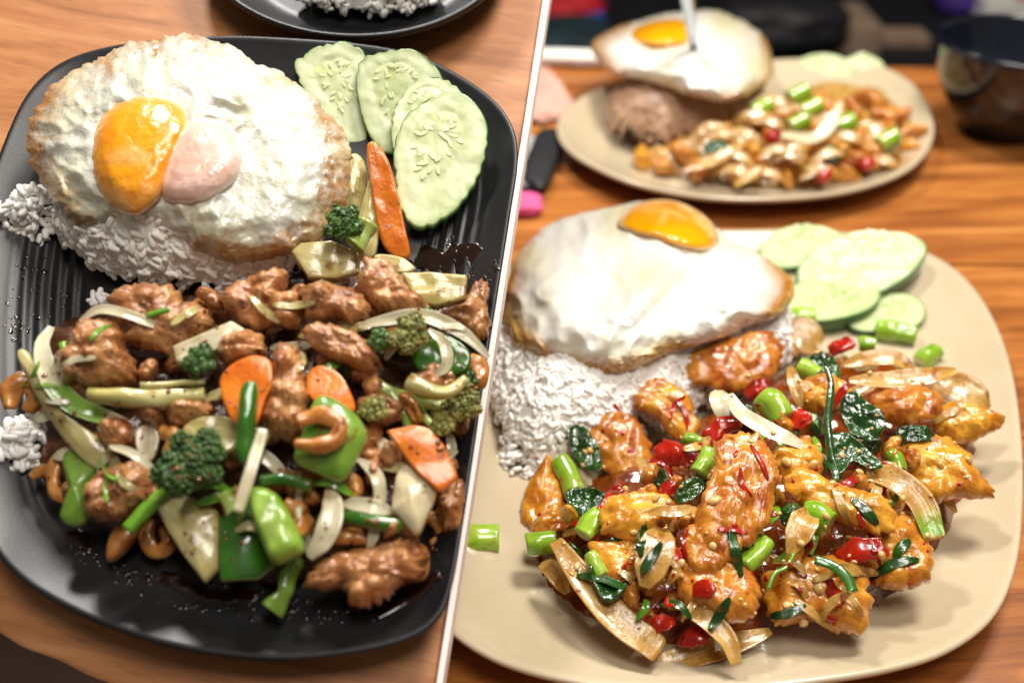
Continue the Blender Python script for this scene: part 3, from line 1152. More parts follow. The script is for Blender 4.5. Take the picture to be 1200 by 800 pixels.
eggL = [(33, 160), (45, 118), (75, 88), (110, 72), (150, 50), (205, 42), (255, 48), (300, 72), (345, 95), (385, 130), (408, 170), (412, 205), (398, 250),
        (365, 285), (320, 302), (270, 306), (225, 290), (180, 272), (140, 258), (95, 262), (60, 235), (38, 200)]


def hL(s, p):
    x = (p[0] - 220) / 200
    y = (p[1] - 180) / 130
    return 0.046 + 0.003 * (1 - y) - 0.004 * x * x - 0.011 * max(0, s - 0.55) ** 2 / 0.2 - 0.003 * max(0, y) ** 2


def crispL(s, p):
    nn = noise.noise(Vector((p[0] * .03, p[1] * .03, 77))) + .8 * noise.noise(Vector((p[0] * .09, p[1] * .09, 7))) + .5 * noise.noise(Vector((p[0] * .25, p[1] * .25, 3)))
    left = min(1.2, max(0, (140 - p[0]) / 90))
    right = min(1.2, max(0, (p[0] - 320) / 80))
    bottom = min(1, max(0, (p[1] - 225) / 60))
    top = min(1, max(0, (90 - p[1]) / 40)) * min(1, max(0, (260 - p[0]) / 60))
    e = max(0, s - 0.70) / 0.30
    v = e * (0.45 + 0.6 * left + 0.55 * right + 0.45 * bottom + .3 * top) + 0.55 * nn * min(1, e * 2.2) - 0.22
    return max(0.0, min(0.9, v * 1.25))


egg(L, 'fried egg with crisp browned lacy edges and split orange yolk', eggL, (222, 178), hL, crispL, 'egg_white',
    ([(103, 190), (108, 155), (125, 128), (155, 113), (190, 114), (212, 124), (221, 145), (214, 175), (200, 205), (185, 235), (160, 252), (135, 245), (112, 222)],
     0.0075, lambda s, p: min(1, max(0, (s - .8) * 4) * .6 + max(0, noise.noise(Vector((p[0] * .03, p[1] * .03, 5))) * 1.3 - .25)
                              + max(0, (p[1] - 205) / 60) * max(0, .5 + noise.noise(Vector((p[0] * .06, p[1] * .06, 15)))))),
    'yolk',
    film=[([(186, 214), (196, 176), (214, 146), (246, 136), (272, 148), (285, 178), (280, 206), (264, 224), (242, 237), (216, 240), (196, 236)], 0.0085,
           lambda s, p: min(1, max(0, (s - .7) * 2.2)))],
    bumpy=1.0, seed=2, wob=0.035, bubbles=0.0016)

eggR = [(589, 365), (593, 330), (606, 298), (630, 272), (665, 255), (700, 246), (740, 238), (790, 238), (835, 262), (862, 284), (895, 300), (924, 322), (931, 342),
        (915, 366), (885, 378), (855, 392), (825, 402), (785, 412), (740, 432), (690, 438), (648, 428), (612, 414), (596, 394)]


def hR(s, p):
    x = (p[0] - 760) / 170
    y = (p[1] - 340) / 100
    fold = 0.007 * math.exp(-((p[0] - 650) / 55) ** 2 - ((p[1] - 335) / 40) ** 2)
    fold += 0.004 * math.exp(-((p[0] - 770 + (p[1] - 330) * .8) / 22) ** 2 - ((p[1] - 340) / 45) ** 2)
    fold -= 0.004 * math.exp(-((p[0] - 715) / 22) ** 2 - ((p[1] - 345) / 40) ** 2)
    fold += 0.0045 * math.exp(-((p[0] - 785) / 80) ** 2 - ((p[1] - 272) / 34) ** 2)
    fold += 0.003 * math.sin((p[0] * .6 + p[1]) * .05) * math.exp(-((p[1] - 385) / 35) ** 2)
    return 0.060 + 0.002 * (1 - y) - 0.006 * x * x - 0.016 * max(0, s - 0.5) ** 2 / 0.25 + fold - 0.003 * max(0, y)


def crispR(s, p):
    nn = noise.noise(Vector((p[0] * .02, p[1] * .02, 17)))
    front = max(0, (p[1] - 360) / 70)
    left = max(0, (640 - p[0]) / 60)
    tip = max(0, (p[0] - 885) / 40)
    e = max(0, s - 0.74) / 0.26
    return max(0.0, min(1.0, e * (front * .8 + left * .5 + tip * .8) * (1.0 + 1.0 * nn) * 2.8))


egg(Rr, 'smooth white fried egg with bright yellow yolk facing away', eggR, (750, 345), hR, crispR, 'egg_white_smooth',
    ([(724, 262), (735, 245), (760, 235), (790, 235), (818, 247), (836, 264), (842, 284), (825, 294), (795, 289), (765, 279), (740, 272)], 0.006,
     lambda s, p: min(1, max(0, (s - .86) * 7) * (1.0 if p[0] < 750 else .7))),
    'yolk_bright', bumpy=1.1, seed=11, wob=0.015)

eggB = [(694, 55), (712, 36), (745, 26), (790, 16), (840, 14), (880, 30), (902, 58), (905, 85), (890, 105), (855, 118), (820, 114), (785, 104), (750, 92), (715, 84)]


def hB(s, p):
    x = (p[0] - 800) / 110
    return 0.066 - 0.014 * max(0, s - 0.4) ** 2 / 0.36 - .004 * x * x


egg(Rr, 'blurred fried egg with a fork handle in it on back plate', eggB, (800, 66), hB,
    lambda s, p: max(0, min(1, max(0, s - .7) / .3 * (1.0 if p[0] < 740 or p[1] > 95 or p[0] > 890 else .25))), 'egg_white_smooth',
    ([(735, 44), (750, 30), (785, 22), (810, 28), (812, 44), (795, 54), (760, 54)], 0.007), 'yolk_bright', n=120, R=40, bumpy=1.6, seed=21, wob=.04)


# ------------------------------------------------------------------ sauce bed under each stir-fry
def bed(S, label, m, mm, shrink, seed, name='sauce'):
    P = m[0]
    lo, hi = P.min(0), P.max(0)
    G = 90
    idx, V, Fc = {}, [], []
    for i in range(G):
        for j in range(G):
            u = lo[0] + (hi[0] - lo[0]) * i / (G - 1)
            v = lo[1] + (hi[1] - lo[1]) * j / (G - 1)
            d = poly_dist(P, u, v)
            if d > 0.001:
                h = max(S.floor + 0.0004, S.H(u, v, [m]) - shrink + 0.004 * noise.noise(Vector((u * 90, v * 90, seed)))
                        + 0.002 * noise.noise(Vector((u * 240, v * 240, seed))))
                idx[(i, j)] = len(V)
                V.append(S.pos(u, v, h))
    for (i, j), a in idx.items():
        if all(q in idx for q in ((i + 1, j), (i + 1, j + 1), (i, j + 1))):
            Fc.append((a, idx[(i + 1, j)], idx[(i + 1, j + 1)], idx[(i, j + 1)]))
    return link(name, V, Fc, mm, None, label, 'sauce', kind='stuff')


bed(L, 'dark brown sauce and crumbs beneath the cashew chicken', ML_food, 'sauce_bed', 0.008, 1)
bed(Rr, 'dark amber sauce beneath the basil chicken', MR_food, 'sauce_amber', 0.012, 2)
bed(Rr, 'amber sauce beneath the blurred food on back plate', MB_food, 'onion_amber', 0.006, 3)


def inside_px(poly, x, y):
    return poly_dist(np.asarray(poly, float), x, y) > 0


def fillers(S, region, count, kinds, seed, lift=-0.004, size=1.0):
    r = random.Random(seed)
    P = np.asarray(region, float)
    lo, hi = P.min(0), P.max(0)
    k = 0
    while k < count:
        x, y = r.uniform(lo[0], hi[0]), r.uniform(lo[1], hi[1])
        if not inside_px(P, x, y):
            continue
        kind = kinds[k % len(kinds)]
        a = r.uniform(0, math.pi)
        ca, sa = math.cos(a), math.sin(a)
        if kind[0] == 'chunk':
            l, w_ = r.uniform(15, 24) * size, r.uniform(10, 16) * size
            poly = [(x + l * math.cos(t) * ca - w_ * math.sin(t) * sa, y + l * math.cos(t) * sa + w_ * math.sin(t) * ca)
                    for t in np.linspace(0, 2 * math.pi, 8, endpoint=False)]
            chunk(S, kind[2], poly, kind[1], thick=0.012, lift=lift + r.uniform(-.002, .002), name=kind[3], cat=kind[4], n=48, rings=9, group=kind[5],
                  tilt=(r.uniform(-.3, .3), r.uniform(-.3, .3)))
        else:
            l = r.uniform(18, 32) * size
            pa = [(x - l * ca, y - l * sa), (x + 5 * sa, y - 5 * ca), (x + l * ca, y + l * sa)]
            strip(S, kind[2], pa, r.uniform(11, 17) * size, kind[1], name=kind[3], cat=kind[4], lift=lift + r.uniform(0, .003), group=kind[5], steps=14, n=12)
        k += 1


# ------------------------------------------------------------------ left plate: cashew chicken
fillers(L, [(40, 440), (90, 390), (250, 350), (400, 320), (540, 370), (545, 480), (520, 600), (470, 650), (330, 650), (130, 600), (60, 540)], 54,
        [('chunk', 'brown_chicken', 'small browned chicken scrap buried among the cashew chicken', 'chicken_scrap', 'chicken', 'buried scraps of the cashew chicken'),
         ('strip', 'onion', 'pale onion sliver buried among the cashew chicken', 'onion_sliver', 'onion', 'buried onion slivers of the cashew chicken'),
         ('chunk', 'cashew', 'orange brown cashew buried among the cashew chicken', 'buried_cashew', 'cashew', 'buried cashews of the cashew chicken')], 5, lift=-.001)

fillers(L, [(60, 450), (110, 400), (250, 360), (400, 330), (530, 380), (535, 480), (510, 590), (460, 630), (330, 640), (140, 590), (70, 530)], 42,
        [('strip', 'cabbage', 'yellowish cabbage shred tucked between pieces of the cashew chicken', 'cabbage_shred', 'cabbage', 'cabbage shreds in the cashew chicken'),
         ('chunk', 'brown_chicken', 'small browned chicken scrap buried among the cashew chicken', 'chicken_scrap', 'chicken', 'buried scraps of the cashew chicken'),
         ('strip', 'scallion', 'green scallion shred tucked between pieces of the cashew chicken', 'scallion_shred', 'scallion', 'scallion shreds in the cashew chicken'),
         ('chunk', 'brown_chicken', 'small browned chicken scrap buried among the cashew chicken', 'chicken_scrap', 'chicken', 'buried scraps of the cashew chicken')], 15, lift=.006, size=.85)

# far side: vegetables beside the egg and cucumbers
slab(L, 'cabbage_piece', 'yellowish translucent cabbage piece between egg and carrot stick', 'cabbage',
     [(396, 250), (398, 215), (405, 190), (416, 180), (428, 192), (431, 225), (424, 258), (410, 268)], 'cabbage', lift=0.010, thick=0.004, dome=0.003, w=.9, amp=.001)
slab(L, 'cabbage_piece', 'pale cabbage stem just left of the upright carrot stick', 'cabbage',
     [(424, 300), (418, 270), (426, 235), (436, 205), (443, 230), (445, 275), (438, 305)], 'cabbage', lift=0.010, thick=0.005, dome=0.002, w=.8)
slab(L, 'cabbage_piece', 'pale wedge under the small broccoli beside the egg', 'cabbage',
     [(341, 297), (352, 287), (390, 284), (420, 298), (423, 322), (396, 330), (362, 328)], 'cabbage', lift=0.007, thick=0.007, w=.7, sharp=True)
slab(L, 'carrot_stick', 'upright orange carrot stick leaning beside the cucumbers', 'carrot',
     [(430, 172), (440, 167), (455, 188), (466, 225), (474, 262), (481, 295), (477, 306), (462, 303), (447, 284), (438, 240), (432, 200)], 'carrot', lift=0.016,
     thick=0.006, w=.9, tilt=(0, -.2), n=72)
slab(L, 'cabbage_piece', 'thin pale sliver under the carrot stick foot', 'cabbage', [(440, 300), (470, 303), (487, 316), (470, 322), (445, 315)], 'cabbage', lift=0.006,
     thick=0.004)
broccoli(L, 'small dark broccoli floret at the egg edge', (411, 294), 26, [(432, 262), (424, 276), (414, 288)], 26, lift=0.018, buds=380)
slab(L, 'cabbage_piece', 'pale rectangular stem slab right of the chicken near the plate rim', 'cabbage',
     [(470, 322), (505, 321), (548, 325), (546, 353), (512, 362), (488, 356), (478, 340)], 'cabbage', lift=0.008, thick=0.008, sharp=True, tilt=(.1, -.1), amp=.001)

C = lambda label, poly, **k: chunk(L, label, poly, 'brown_chicken', **k)
C('browned chicken piece at the far right edge of black plate',
  [(548, 347), (556, 335), (566, 327), (574, 340), (572, 358), (574, 378), (568, 400), (548, 398), (526, 382), (522, 368), (540, 360)], lift=.008)
C('browned chicken piece left of the pale rectangular slab', [(418, 330), (430, 308), (450, 304), (466, 320), (480, 344), (497, 354), (490, 370), (470, 375), (445, 366), (425, 350)],
  lift=.013, thick=.02)
C('rounded browned chicken piece just below the egg tip', [(352, 345), (375, 332), (405, 338), (430, 352), (435, 370), (415, 382), (395, 376), (375, 380), (358, 368)], lift=.013,
  thick=.02)
C('large craggy chicken piece below the egg front', [(258, 348), (280, 332), (310, 320), (338, 318), (336, 332), (330, 345), (354, 348), (360, 366), (350, 385), (320, 382), (298, 389), (278, 374)],
  lift=.012, thick=.02)
C('dark chicken piece above the broccoli stem in the middle', [(354, 388), (375, 380), (402, 385), (430, 400), (443, 424), (430, 437), (405, 427), (375, 413)], lift=.014, thick=.018)
C('chicken piece with a green scallion bit on top left', [(133, 352), (155, 338), (180, 334), (206, 340), (217, 356), (240, 360), (247, 382), (225, 404), (195, 413), (158, 408), (146, 386)],
  lift=.011, thick=.02)
C('big lumpy chicken piece at the left end of the pile', [(86, 388), (104, 376), (130, 377), (147, 391), (146, 408), (159, 430), (155, 449), (125, 455), (95, 452), (72, 440), (67, 420), (84, 407)],
  lift=.013, thick=.024)
C('curled reddish chicken scrap between two larger pieces', [(230, 345), (242, 337), (257, 345), (262, 360), (250, 363), (240, 355)], lift=.012, thick=.01)
C('tan knobbly chicken piece left of the bright carrot slice', [(256, 405), (268, 394), (290, 388), (308, 395), (313, 412), (298, 425), (275, 432), (258, 424)], lift=.012, thick=.018)
C('tall chicken piece between the two carrot slices', [(324, 408), (346, 407), (356, 430), (363, 460), (361, 490), (346, 515), (322, 513), (307, 496), (316, 460)], lift=.012, thick=.02)
C('chicken piece under the long pale broccoli stem', [(192, 480), (215, 470), (245, 470), (252, 485), (232, 500), (205, 502)], lift=.006)
C('small chicken scrap by the long cabbage leaf', [(118, 498), (135, 490), (155, 497), (158, 515), (140, 526), (122, 520)], lift=.007)
C('reddish chicken piece at the lower left by green pepper', [(97, 577), (110, 558), (140, 546), (165, 536), (181, 558), (168, 590), (137, 608), (106, 605)], lift=.007, thick=.018)
C('long craggy chicken piece at the front right of the pile',
  [(353, 682), (372, 662), (400, 646), (438, 640), (468, 632), (490, 632), (500, 652), (495, 675), (472, 686), (455, 702), (427, 714), (409, 706), (402, 690), (376, 692)],
  lift=.007, thick=.02, n=110, rings=20)
C('chicken piece at the right edge under the lowest carrot slice', [(514, 568), (530, 560), (544, 566), (545, 592), (540, 618), (522, 622), (512, 600)], lift=.006)
C('dark chicken bit beside the big broccoli crown', [(165, 560), (185, 552), (205, 560), (200, 582), (178, 588)], lift=.004, thick=.01)
C('dark scrap between broccoli heads in the pile centre right', [(420, 470), (445, 462), (468, 472), (470, 490), (448, 498), (425, 490)], lift=.004)

strip(L, 'arched onion strip over the chicken piece at upper left', [(94, 376), (119, 366), (154, 373), (192, 387)], 11, lift=.021, bow=.004)
strip(L, 'curved onion strip with a green streak at the left end', [(60, 384), (51, 408), (64, 448), (92, 478), (150, 497)], 22, lift=.010,
      maskf=lambda t: .9 if .45 < t < .85 else 0.0)
slab(L, 'cabbage_piece', 'long yellowish cabbage leaf running down the left edge', 'cabbage',
     [(20, 415), (33, 412), (58, 450), (80, 488), (110, 508), (141, 538), (136, 553), (110, 549), (84, 526), (60, 492), (38, 455)], 'cabbage', lift=.006, thick=.004,
     dome=.003, n=72)
slab(L, 'cabbage_piece', 'glossy white cabbage stem block below the rice', 'cabbage', [(203, 409), (240, 393), (274, 378), (290, 388), (286, 398), (250, 416), (216, 430), (207, 427)], 'onion', lift=.014,
     thick=.008, sharp=True, w=.6, n=72)
tube(L, 'scallion_bit', 'short bright scallion bit on the upper left chicken', 'scallion', [(172, 371), (186, 367), (199, 363)], 3.6, 'scallion', lift=.022)
tube(L, 'scallion_bit', 'scallion bit at the back of the upper left chicken', 'scallion', [(141, 341), (153, 342), (167, 342)], 5.5, 'scallion', lift=.017)
tube(L, 'scallion_bit', 'green scallion bit inside the curved onion strip', 'scallion', [(74, 402), (77, 412), (78, 424)], 5, 'scallion', lift=.010)
tube(L, 'scallion_bit', 'scallion bit below the orange cashew at far left', 'scallion', [(45, 462), (52, 466), (58, 474)], 8, 'scallion', lift=.005)
slab(L, 'cabbage_piece', 'pale cabbage square behind the green strip and broccoli', 'cabbage', [(214, 510), (228, 492), (262, 488), (280, 500), (276, 528), (245, 532)], 'cabbage', lift=.008, thick=.005)
slab(L, 'onion_petal', 'translucent onion petal beside the small cashew', 'onion', [(160, 505), (178, 498), (188, 515), (178, 540), (162, 530)], 'onion', lift=.004, thick=.003)

# carrots
slab(L, 'carrot_slice', 'bright orange carrot slice behind the dark green strip', 'carrot',
     [(258, 446), (272, 428), (298, 417), (318, 424), (321, 450), (312, 470), (300, 500), (276, 497), (263, 472)], 'carrot', lift=.019, thick=.004, w=.9, tilt=(-.1, 0), edge=.05, amp=.0009, nscale=100, maskf=lambda s, a, p: .8 if s > .96 else 0.0)
slab(L, 'carrot_slice', 'carrot slice half hidden right of the tall chicken piece', 'carrot',
     [(361, 440), (375, 429), (396, 437), (409, 455), (417, 481), (400, 484), (375, 476), (361, 462)], 'carrot', lift=.014, thick=.004, w=.8, edge=.05, amp=.0009, nscale=100, maskf=lambda s, a, p: .8 if s > .96 else 0.0)
slab(L, 'carrot_slice', 'lowest pointed carrot slice resting on the white onion wedge', 'carrot',
     [(453, 505), (485, 498), (502, 502), (522, 524), (537, 560), (517, 579), (490, 556), (470, 530)], 'carrot', lift=.019, thick=.0045, w=.8, sharp=True, tilt=(.1, 0), edge=.05, amp=.0009, nscale=100, maskf=lambda s, a, p: .8 if s > .96 else 0.0)

# peppers and greens
slab(L, 'pepper_piece', 'dark green strip standing in front of the bright carrot', 'green pepper', [(284, 452), (301, 450), (300, 490), (294, 540), (284, 545), (277, 530), (279, 490)], 'pepper_dark',
     lift=.024, thick=.003, w=.9, dome=.002)
slab(L, 'pepper_piece', 'bright green pepper piece under the cashew in the middle', 'green pepper',
     [(365, 476), (378, 463), (402, 474), (421, 490), (430, 511), (422, 532), (402, 563), (376, 556), (346, 540), (352, 515)], 'pepper_green', lift=.016, thick=.0032, dome=.004, w=.6, amp=.0012, nscale=90, maskf=lambda s, a, p: 1.0 if s > .985 else 0.0, edge=.05)
slab(L, 'pepper_piece', 'dark green pepper square at the front of the pile', 'green pepper', [(257, 606), (275, 598), (300, 600), (318, 632), (321, 662), (302, 678), (258, 681)], 'pepper_dark', lift=.010, thick=.0032,
     sharp=True, w=.6, bend=.003, amp=.0012, nscale=90, maskf=lambda s, a, p: 1.0 if s > .985 else 0.0, edge=.05)
slab(L, 'pepper_piece', 'green pepper piece beside the reddish chicken at lower left', 'green pepper',
     [(74, 538), (85, 528), (112, 550), (102, 578), (104, 608), (86, 617), (71, 606), (80, 572)], 'pepper_green', lift=.007, thick=.003, dome=.003, amp=.0014, nscale=90, maskf=lambda s, a, p: 1.0 if s > .985 else 0.0, edge=.06)
slab(L, 'pepper_piece', 'dark pepper piece under the long onion strip at right', 'green pepper', [(478, 398), (505, 390), (535, 398), (552, 415), (546, 436), (515, 440), (488, 432)], 'pepper_dark', lift=.006, thick=.003)
tube(L, 'scallion_stalk', 'bright scallion stalk pointing to the big broccoli', 'scallion', [(149, 621), (172, 597), (205, 564)], 9, 'scallion', lift=.010, hollow=.6)
tube(L, 'scallion_stalk', 'green scallion piece lying above the front chicken', 'scallion', [(403, 605), (435, 612), (470, 615)], 8.5, 'pepper_dark', lift=.010, hollow=.6, bow=.002)
tube(L, 'scallion_bit', 'thin scallion bits right of the big broccoli', 'scallion', [(304, 563), (335, 561), (364, 570)], 7, 'pepper_dark', lift=.012, hollow=.5)
slab(L, 'broccoli_stalk', 'thick bright green broccoli stalk cut lengthwise at the front', 'broccoli', [(289, 582), (300, 570), (324, 578), (343, 607), (358, 642), (345, 655), (320, 660), (304, 628)], 'stalk', lift=.014,
     thick=.012, w=.6, blob=False, edge=.4, amp=.0012, maskf=lambda s, a, p: .75 * s)
tube(L, 'broccoli_stalk', 'small hooked green stalk hanging at the front edge', 'broccoli', [(350, 652), (338, 676), (334, 695), (319, 716)], 12, 'stalk', lift=.006, taper=(.8, .9, .8, 1.15), amp=.0012,
     maskf=lambda t: .8)
slab(L, 'cabbage_piece', 'large yellow cabbage triangle left of the dark pepper square', 'cabbage',
     [(180, 585), (196, 574), (230, 583), (258, 600), (258, 668), (241, 684), (216, 652), (196, 620)], 'cabbage', lift=.009, thick=.005, sharp=True, dome=.002, n=72)

# onions
strip(L, 'long onion strip arching to the right rim of black plate', [(421, 382), (455, 377), (495, 373), (540, 391), (572, 418)], 17, lift=.019, bow=.003)
strip(L, 'curved onion strip hooking down over the dark pepper', [(503, 386), (521, 406), (524, 430), (508, 442)], 14, lift=.014)
strip(L, 'thin white onion stick beside the big broccoli', [(308, 503), (296, 548), (279, 600)], 14, lift=.025, flat=.4, bow=.001, taper=(.8, 1, 1, .8), ends=0)
slab(L, 'onion_wedge', 'white onion wedge under the lowest carrot slice', 'onion', [(468, 549), (480, 545), (505, 560), (511, 580), (500, 610), (488, 628), (466, 605), (459, 598), (462, 570)], 'onion',
     lift=.013, thick=.005, w=.6, dome=.003)
strip(L, 'thick white onion crescent right of the green stalk', [(386, 573), (391, 600), (382, 630), (364, 652)], 27, lift=.011, flat=.3)
strip(L, 'pale onion strip behind the green scallion piece', [(403, 590), (430, 594), (462, 600)], 17, lift=.008)
strip(L, 'curved translucent onion strip left of the white wedge', [(420, 538), (440, 556), (446, 580), (440, 604)], 15, lift=.009)
strip(L, 'thin pale onion sliver crossing the reddish chicken', [(128, 522), (158, 534), (184, 554)], 9, lift=.014)
strip(L, 'upright onion sliver between cashews and front chicken', [(434, 600), (440, 622), (432, 645)], 13, lift=.006)

# cashews
K = lambda label, path, rad, **k: tube(L, 'cashew_nut', label, 'cashew', path, rad, 'cashew', ends=.9, taper=k.pop('taper', (.75, 1.1, 1, 1.1, .7)), amp=.0008, flat=.8, n=16, **k)
K('glossy split cashew on the bright green pepper', [(352, 492), (375, 485), (396, 495), (393, 514), (370, 522), (350, 520)], 10, lift=.024)
K('orange cashew at the far left edge', [(12, 475), (16, 455), (32, 446), (46, 462), (34, 478)], 11, lift=.006)
K('small cashew against the long cabbage leaf', [(192, 505), (205, 512), (202, 530), (210, 540)], 10, lift=.009)
K('curled cashew at the left above the green pepper', [(80, 528), (68, 540), (62, 558), (66, 576), (78, 584)], 8, lift=.004)
K('small cashew beside the loose rice at lower left', [(38, 556), (50, 550), (60, 556)], 7, lift=.002)
slab(L, 'cashew_nut', 'pale split cashew half at the front left edge', 'cashew', [(125, 640), (133, 620), (148, 606), (166, 612), (160, 632), (142, 652), (126, 658)], 'cashew', lift=.004, thick=.006, edge=.4, dome=.001)
K('dark curled cashew beside the yellow cabbage triangle', [(176, 612), (173, 632), (184, 646), (198, 636), (192, 620)], 8, lift=.004)
K('cashew at the right rim under the long onion strip', [(553, 420), (562, 430), (560, 446), (552, 455)], 10, lift=.012)
K('cashew between the green stalk and onion crescent', [(338, 590), (352, 600), (352, 616), (342, 628)], 10, lift=.009)
K('brown cashew below the white onion wedge', [(498, 604), (512, 612), (520, 628), (508, 636)], 9, lift=.004)
K('cashew peeking out behind the white onion crescent', [(404, 560), (418, 568), (414, 582)], 9, lift=.005)
K('cashew above the front chicken piece', [(395, 632), (412, 626), (428, 632)], 9, lift=.005)
K('brown cashew right of the dark chicken piece', [(448, 392), (470, 394), (488, 404)], 8, lift=.007)
K('cashew nub on the right tip of the front chicken', [(478, 645), (492, 650), (492, 668), (480, 676)], 11, lift=.009)

# broccoli
broccoli(L, 'big dark green broccoli crown at the front of the pile', (243, 563), 43, [(262, 578), (270, 590), (276, 598)], 18, lift=.016, buds=900)
broccoli(L, 'broccoli floret on a long pale stem at left', (250, 446), 21, [(104, 462), (140, 465), (190, 467), (240, 462)], 21, lift=.016, sm='stalk_pale', buds=300, taper=(.7, 1, 1, .9, .8),
         branches=[([(165, 452), (200, 450), (240, 446)], 8)])
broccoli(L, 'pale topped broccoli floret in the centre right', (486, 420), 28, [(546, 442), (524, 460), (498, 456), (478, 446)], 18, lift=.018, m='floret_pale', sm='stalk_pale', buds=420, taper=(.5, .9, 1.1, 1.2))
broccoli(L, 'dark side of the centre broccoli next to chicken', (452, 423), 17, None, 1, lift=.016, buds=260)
broccoli(L, 'branching broccoli at right with pale green stems', (543, 492), 27, [(401, 428), (430, 444), (462, 462), (526, 478)], 17, lift=.014, m='floret_pale', buds=420, taper=(1.2, 1, 1, .9),
         branches=[([(455, 458), (470, 478), (480, 502)], 15), ([(485, 470), (500, 490), (512, 506)], 13)])
broccoli(L, 'small pale broccoli head under the branching stem', (520, 512), 18, None, 1, lift=.011, m='floret_pale', buds=260)
broccoli(L, 'small broccoli head right of the second carrot slice', (444, 494), 20, None, 1, lift=.010, m='floret_pale', buds=260)
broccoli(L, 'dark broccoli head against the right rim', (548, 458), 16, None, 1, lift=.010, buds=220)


# ------------------------------------------------------------------ cucumber slices
def cucumber(S, label, poly, lift, w=.8, tilt=(0, 0), thick=.0035, jag=0.0, seedc=None, lit=1.0, rind_px=3.0, seeds=26, seed_r=.45):
    poly = np.asarray(poly, float)
    n = 120
    B = spline(poly, n)
    c = B.mean(0)
    if jag:
        a = np.arange(n)
        nnz = np.array([noise.noise(Vector((B[i, 0] * .05, B[i, 1] * .05, lift * 900))) for i in range(n)])
        tooth = np.abs(((a * 0.2083) % 1.0) - .5) * 2
        B = c + (B - c) * (1 - jag * tooth * np.clip(nnz * 3 + .4, 0, 1))[:, None]
    P, N = frame(S, c[0], c[1], lift, w, tilt)
    root = empty('cucumber_slice', P, label, 'cucumber', None)
    Bp = on_plane(B, P, N)
    rr = np.linalg.norm(Bp - P, axis=1).mean()
    # flesh: disc with soft relief
    ss = np.concatenate([np.linspace(0.02, .9, 22), [.95, .975]])
    V, mk, mk2 = [], [], []
    sd = lift * 1000
    for s in ss:
        for p in P + (Bp - P) * s:
            v = 0.0003 * nz(p, 260, sd) + 0.00035 * nz(p, 120, sd)
            ring = math.exp(-((s - .52) / .1) ** 2)
            V.append(p + N * (thick / 2 + v - 0.0003 * ring))
            core = max(0, 1 - s / .55)
            mk.append(min(1, max(0, (s < .58) * (.35 + .9 * nz(p, 220, sd + 3)) * min(1, (.58 - s) / .1 + .2) if s < .58 else 0)))
            mk2.append(max(0, (s - .88) / .12) * .8)
    for p in P + (Bp - P) * .975:
        V.append(p - N * thick / 2)
        mk.append(0)
        mk2.append(.8)
    R = len(ss) + 1
    f = ring_faces(R, n, 0)
    f.append(tuple(reversed(range(n))))
    f.append(tuple((R - 1) * n + i for i in range(n)))
    V = np.array(V)
    a, b, c3 = V[f[n * 3][0]], V[f[n * 3][1]], V[f[n * 3][2]]
    flip = np.cross(b - a, c3 - a) @ N < 0
    if flip:
        f = [tuple(reversed(q)) for q in f]
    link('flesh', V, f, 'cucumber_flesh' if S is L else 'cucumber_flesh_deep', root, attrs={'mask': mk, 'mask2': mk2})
    # rind: band round the edge
    V2 = []
    for (s, h) in ((.972, thick * .46), (.99, thick * .49), (1.0, thick * .3), (1.0, -thick * .3), (.99, -thick * .52), (.972, -thick * .53)):
        V2 += list(P + (Bp - P) * s + N * h)
    f = ring_faces(6, n, 0)
    V2 = np.array(V2)
    if flip:
        f = [tuple(reversed(q)) for q in f]
    link('rind', V2, f, 'cucumber_rind', root)
    # seeds
    r = random.Random(int(c[0]))
    V3, F3 = [], []
    iv, fi = ico(2)
    for k in range(seeds):
        a = r.uniform(0, 2 * math.pi)
        q = (0.08 + 0.42 * math.sqrt(r.random()))
        i = int(a / (2 * math.pi) * n) % n
        d = Bp[i] - P
        cen = P + d * q + N * (thick / 2 + .0001)
        dd = nrm(d + np.cross(N, d) * r.gauss(0, .7))
        ee = np.cross(N, dd)
        b0 = len(V3)
        for v in iv:
            V3.append(cen + dd * v[0] * rr * .075 + ee * v[1] * rr * .032 + N * v[2] * .00007)
        F3 += [tuple(b0 + j for j in t) for t in fi]
    link('seeds', V3, F3, 'cucumber_seed', root, kind='stuff')
    return root


cucumber(L, 'jagged cucumber slice at the back left of the four', [(345, 78), (358, 64), (378, 54), (405, 50), (425, 60), (432, 85), (434, 125), (432, 165), (422, 174), (405, 170), (380, 145), (358, 115)],
         .010, jag=.06, tilt=(-.1, -.1))
cucumber(L, 'second cucumber slice from the egg with a wide dark rind', [(418, 98), (424, 72), (450, 62), (484, 60), (508, 76), (520, 100), (505, 130), (480, 165), (458, 186), (440, 172), (425, 140)], .013,
         jag=.05, tilt=(-.2, -.1), thick=.005)
cucumber(L, 'narrow cucumber slice half covered by the front slice', [(458, 160), (462, 128), (478, 105), (500, 92), (522, 94), (540, 108), (548, 130), (530, 160), (490, 190), (466, 190)], .014, jag=.05)
cucumber(L, 'large front cucumber slice with seeds nearest the rim', [(462, 205), (462, 170), (476, 138), (505, 116), (538, 110), (560, 126), (572, 152), (570, 185), (558, 218), (536, 248), (505, 270), (480, 266), (466, 240)],
         .018, jag=.045, seeds=34)
cucumber(Rr, 'upper cucumber slice behind the fried egg', [(888, 296), (905, 278), (935, 269), (965, 271), (988, 282), (980, 298), (950, 314), (915, 320), (895, 312)], .016, w=.35, thick=.008)
cucumber(Rr, 'lower cucumber slice flat on the beige plate', [(985, 370), (1005, 352), (1040, 347), (1072, 352), (1084, 368), (1075, 385), (1040, 392), (1000, 390)], .006, w=.2, thick=.006)
cucumber(Rr, 'dark rinded cucumber slice beneath the large one', [(915, 368), (925, 345), (960, 330), (1000, 335), (1030, 352), (1015, 372), (970, 384), (935, 382)], .008, w=.1, thick=.011)
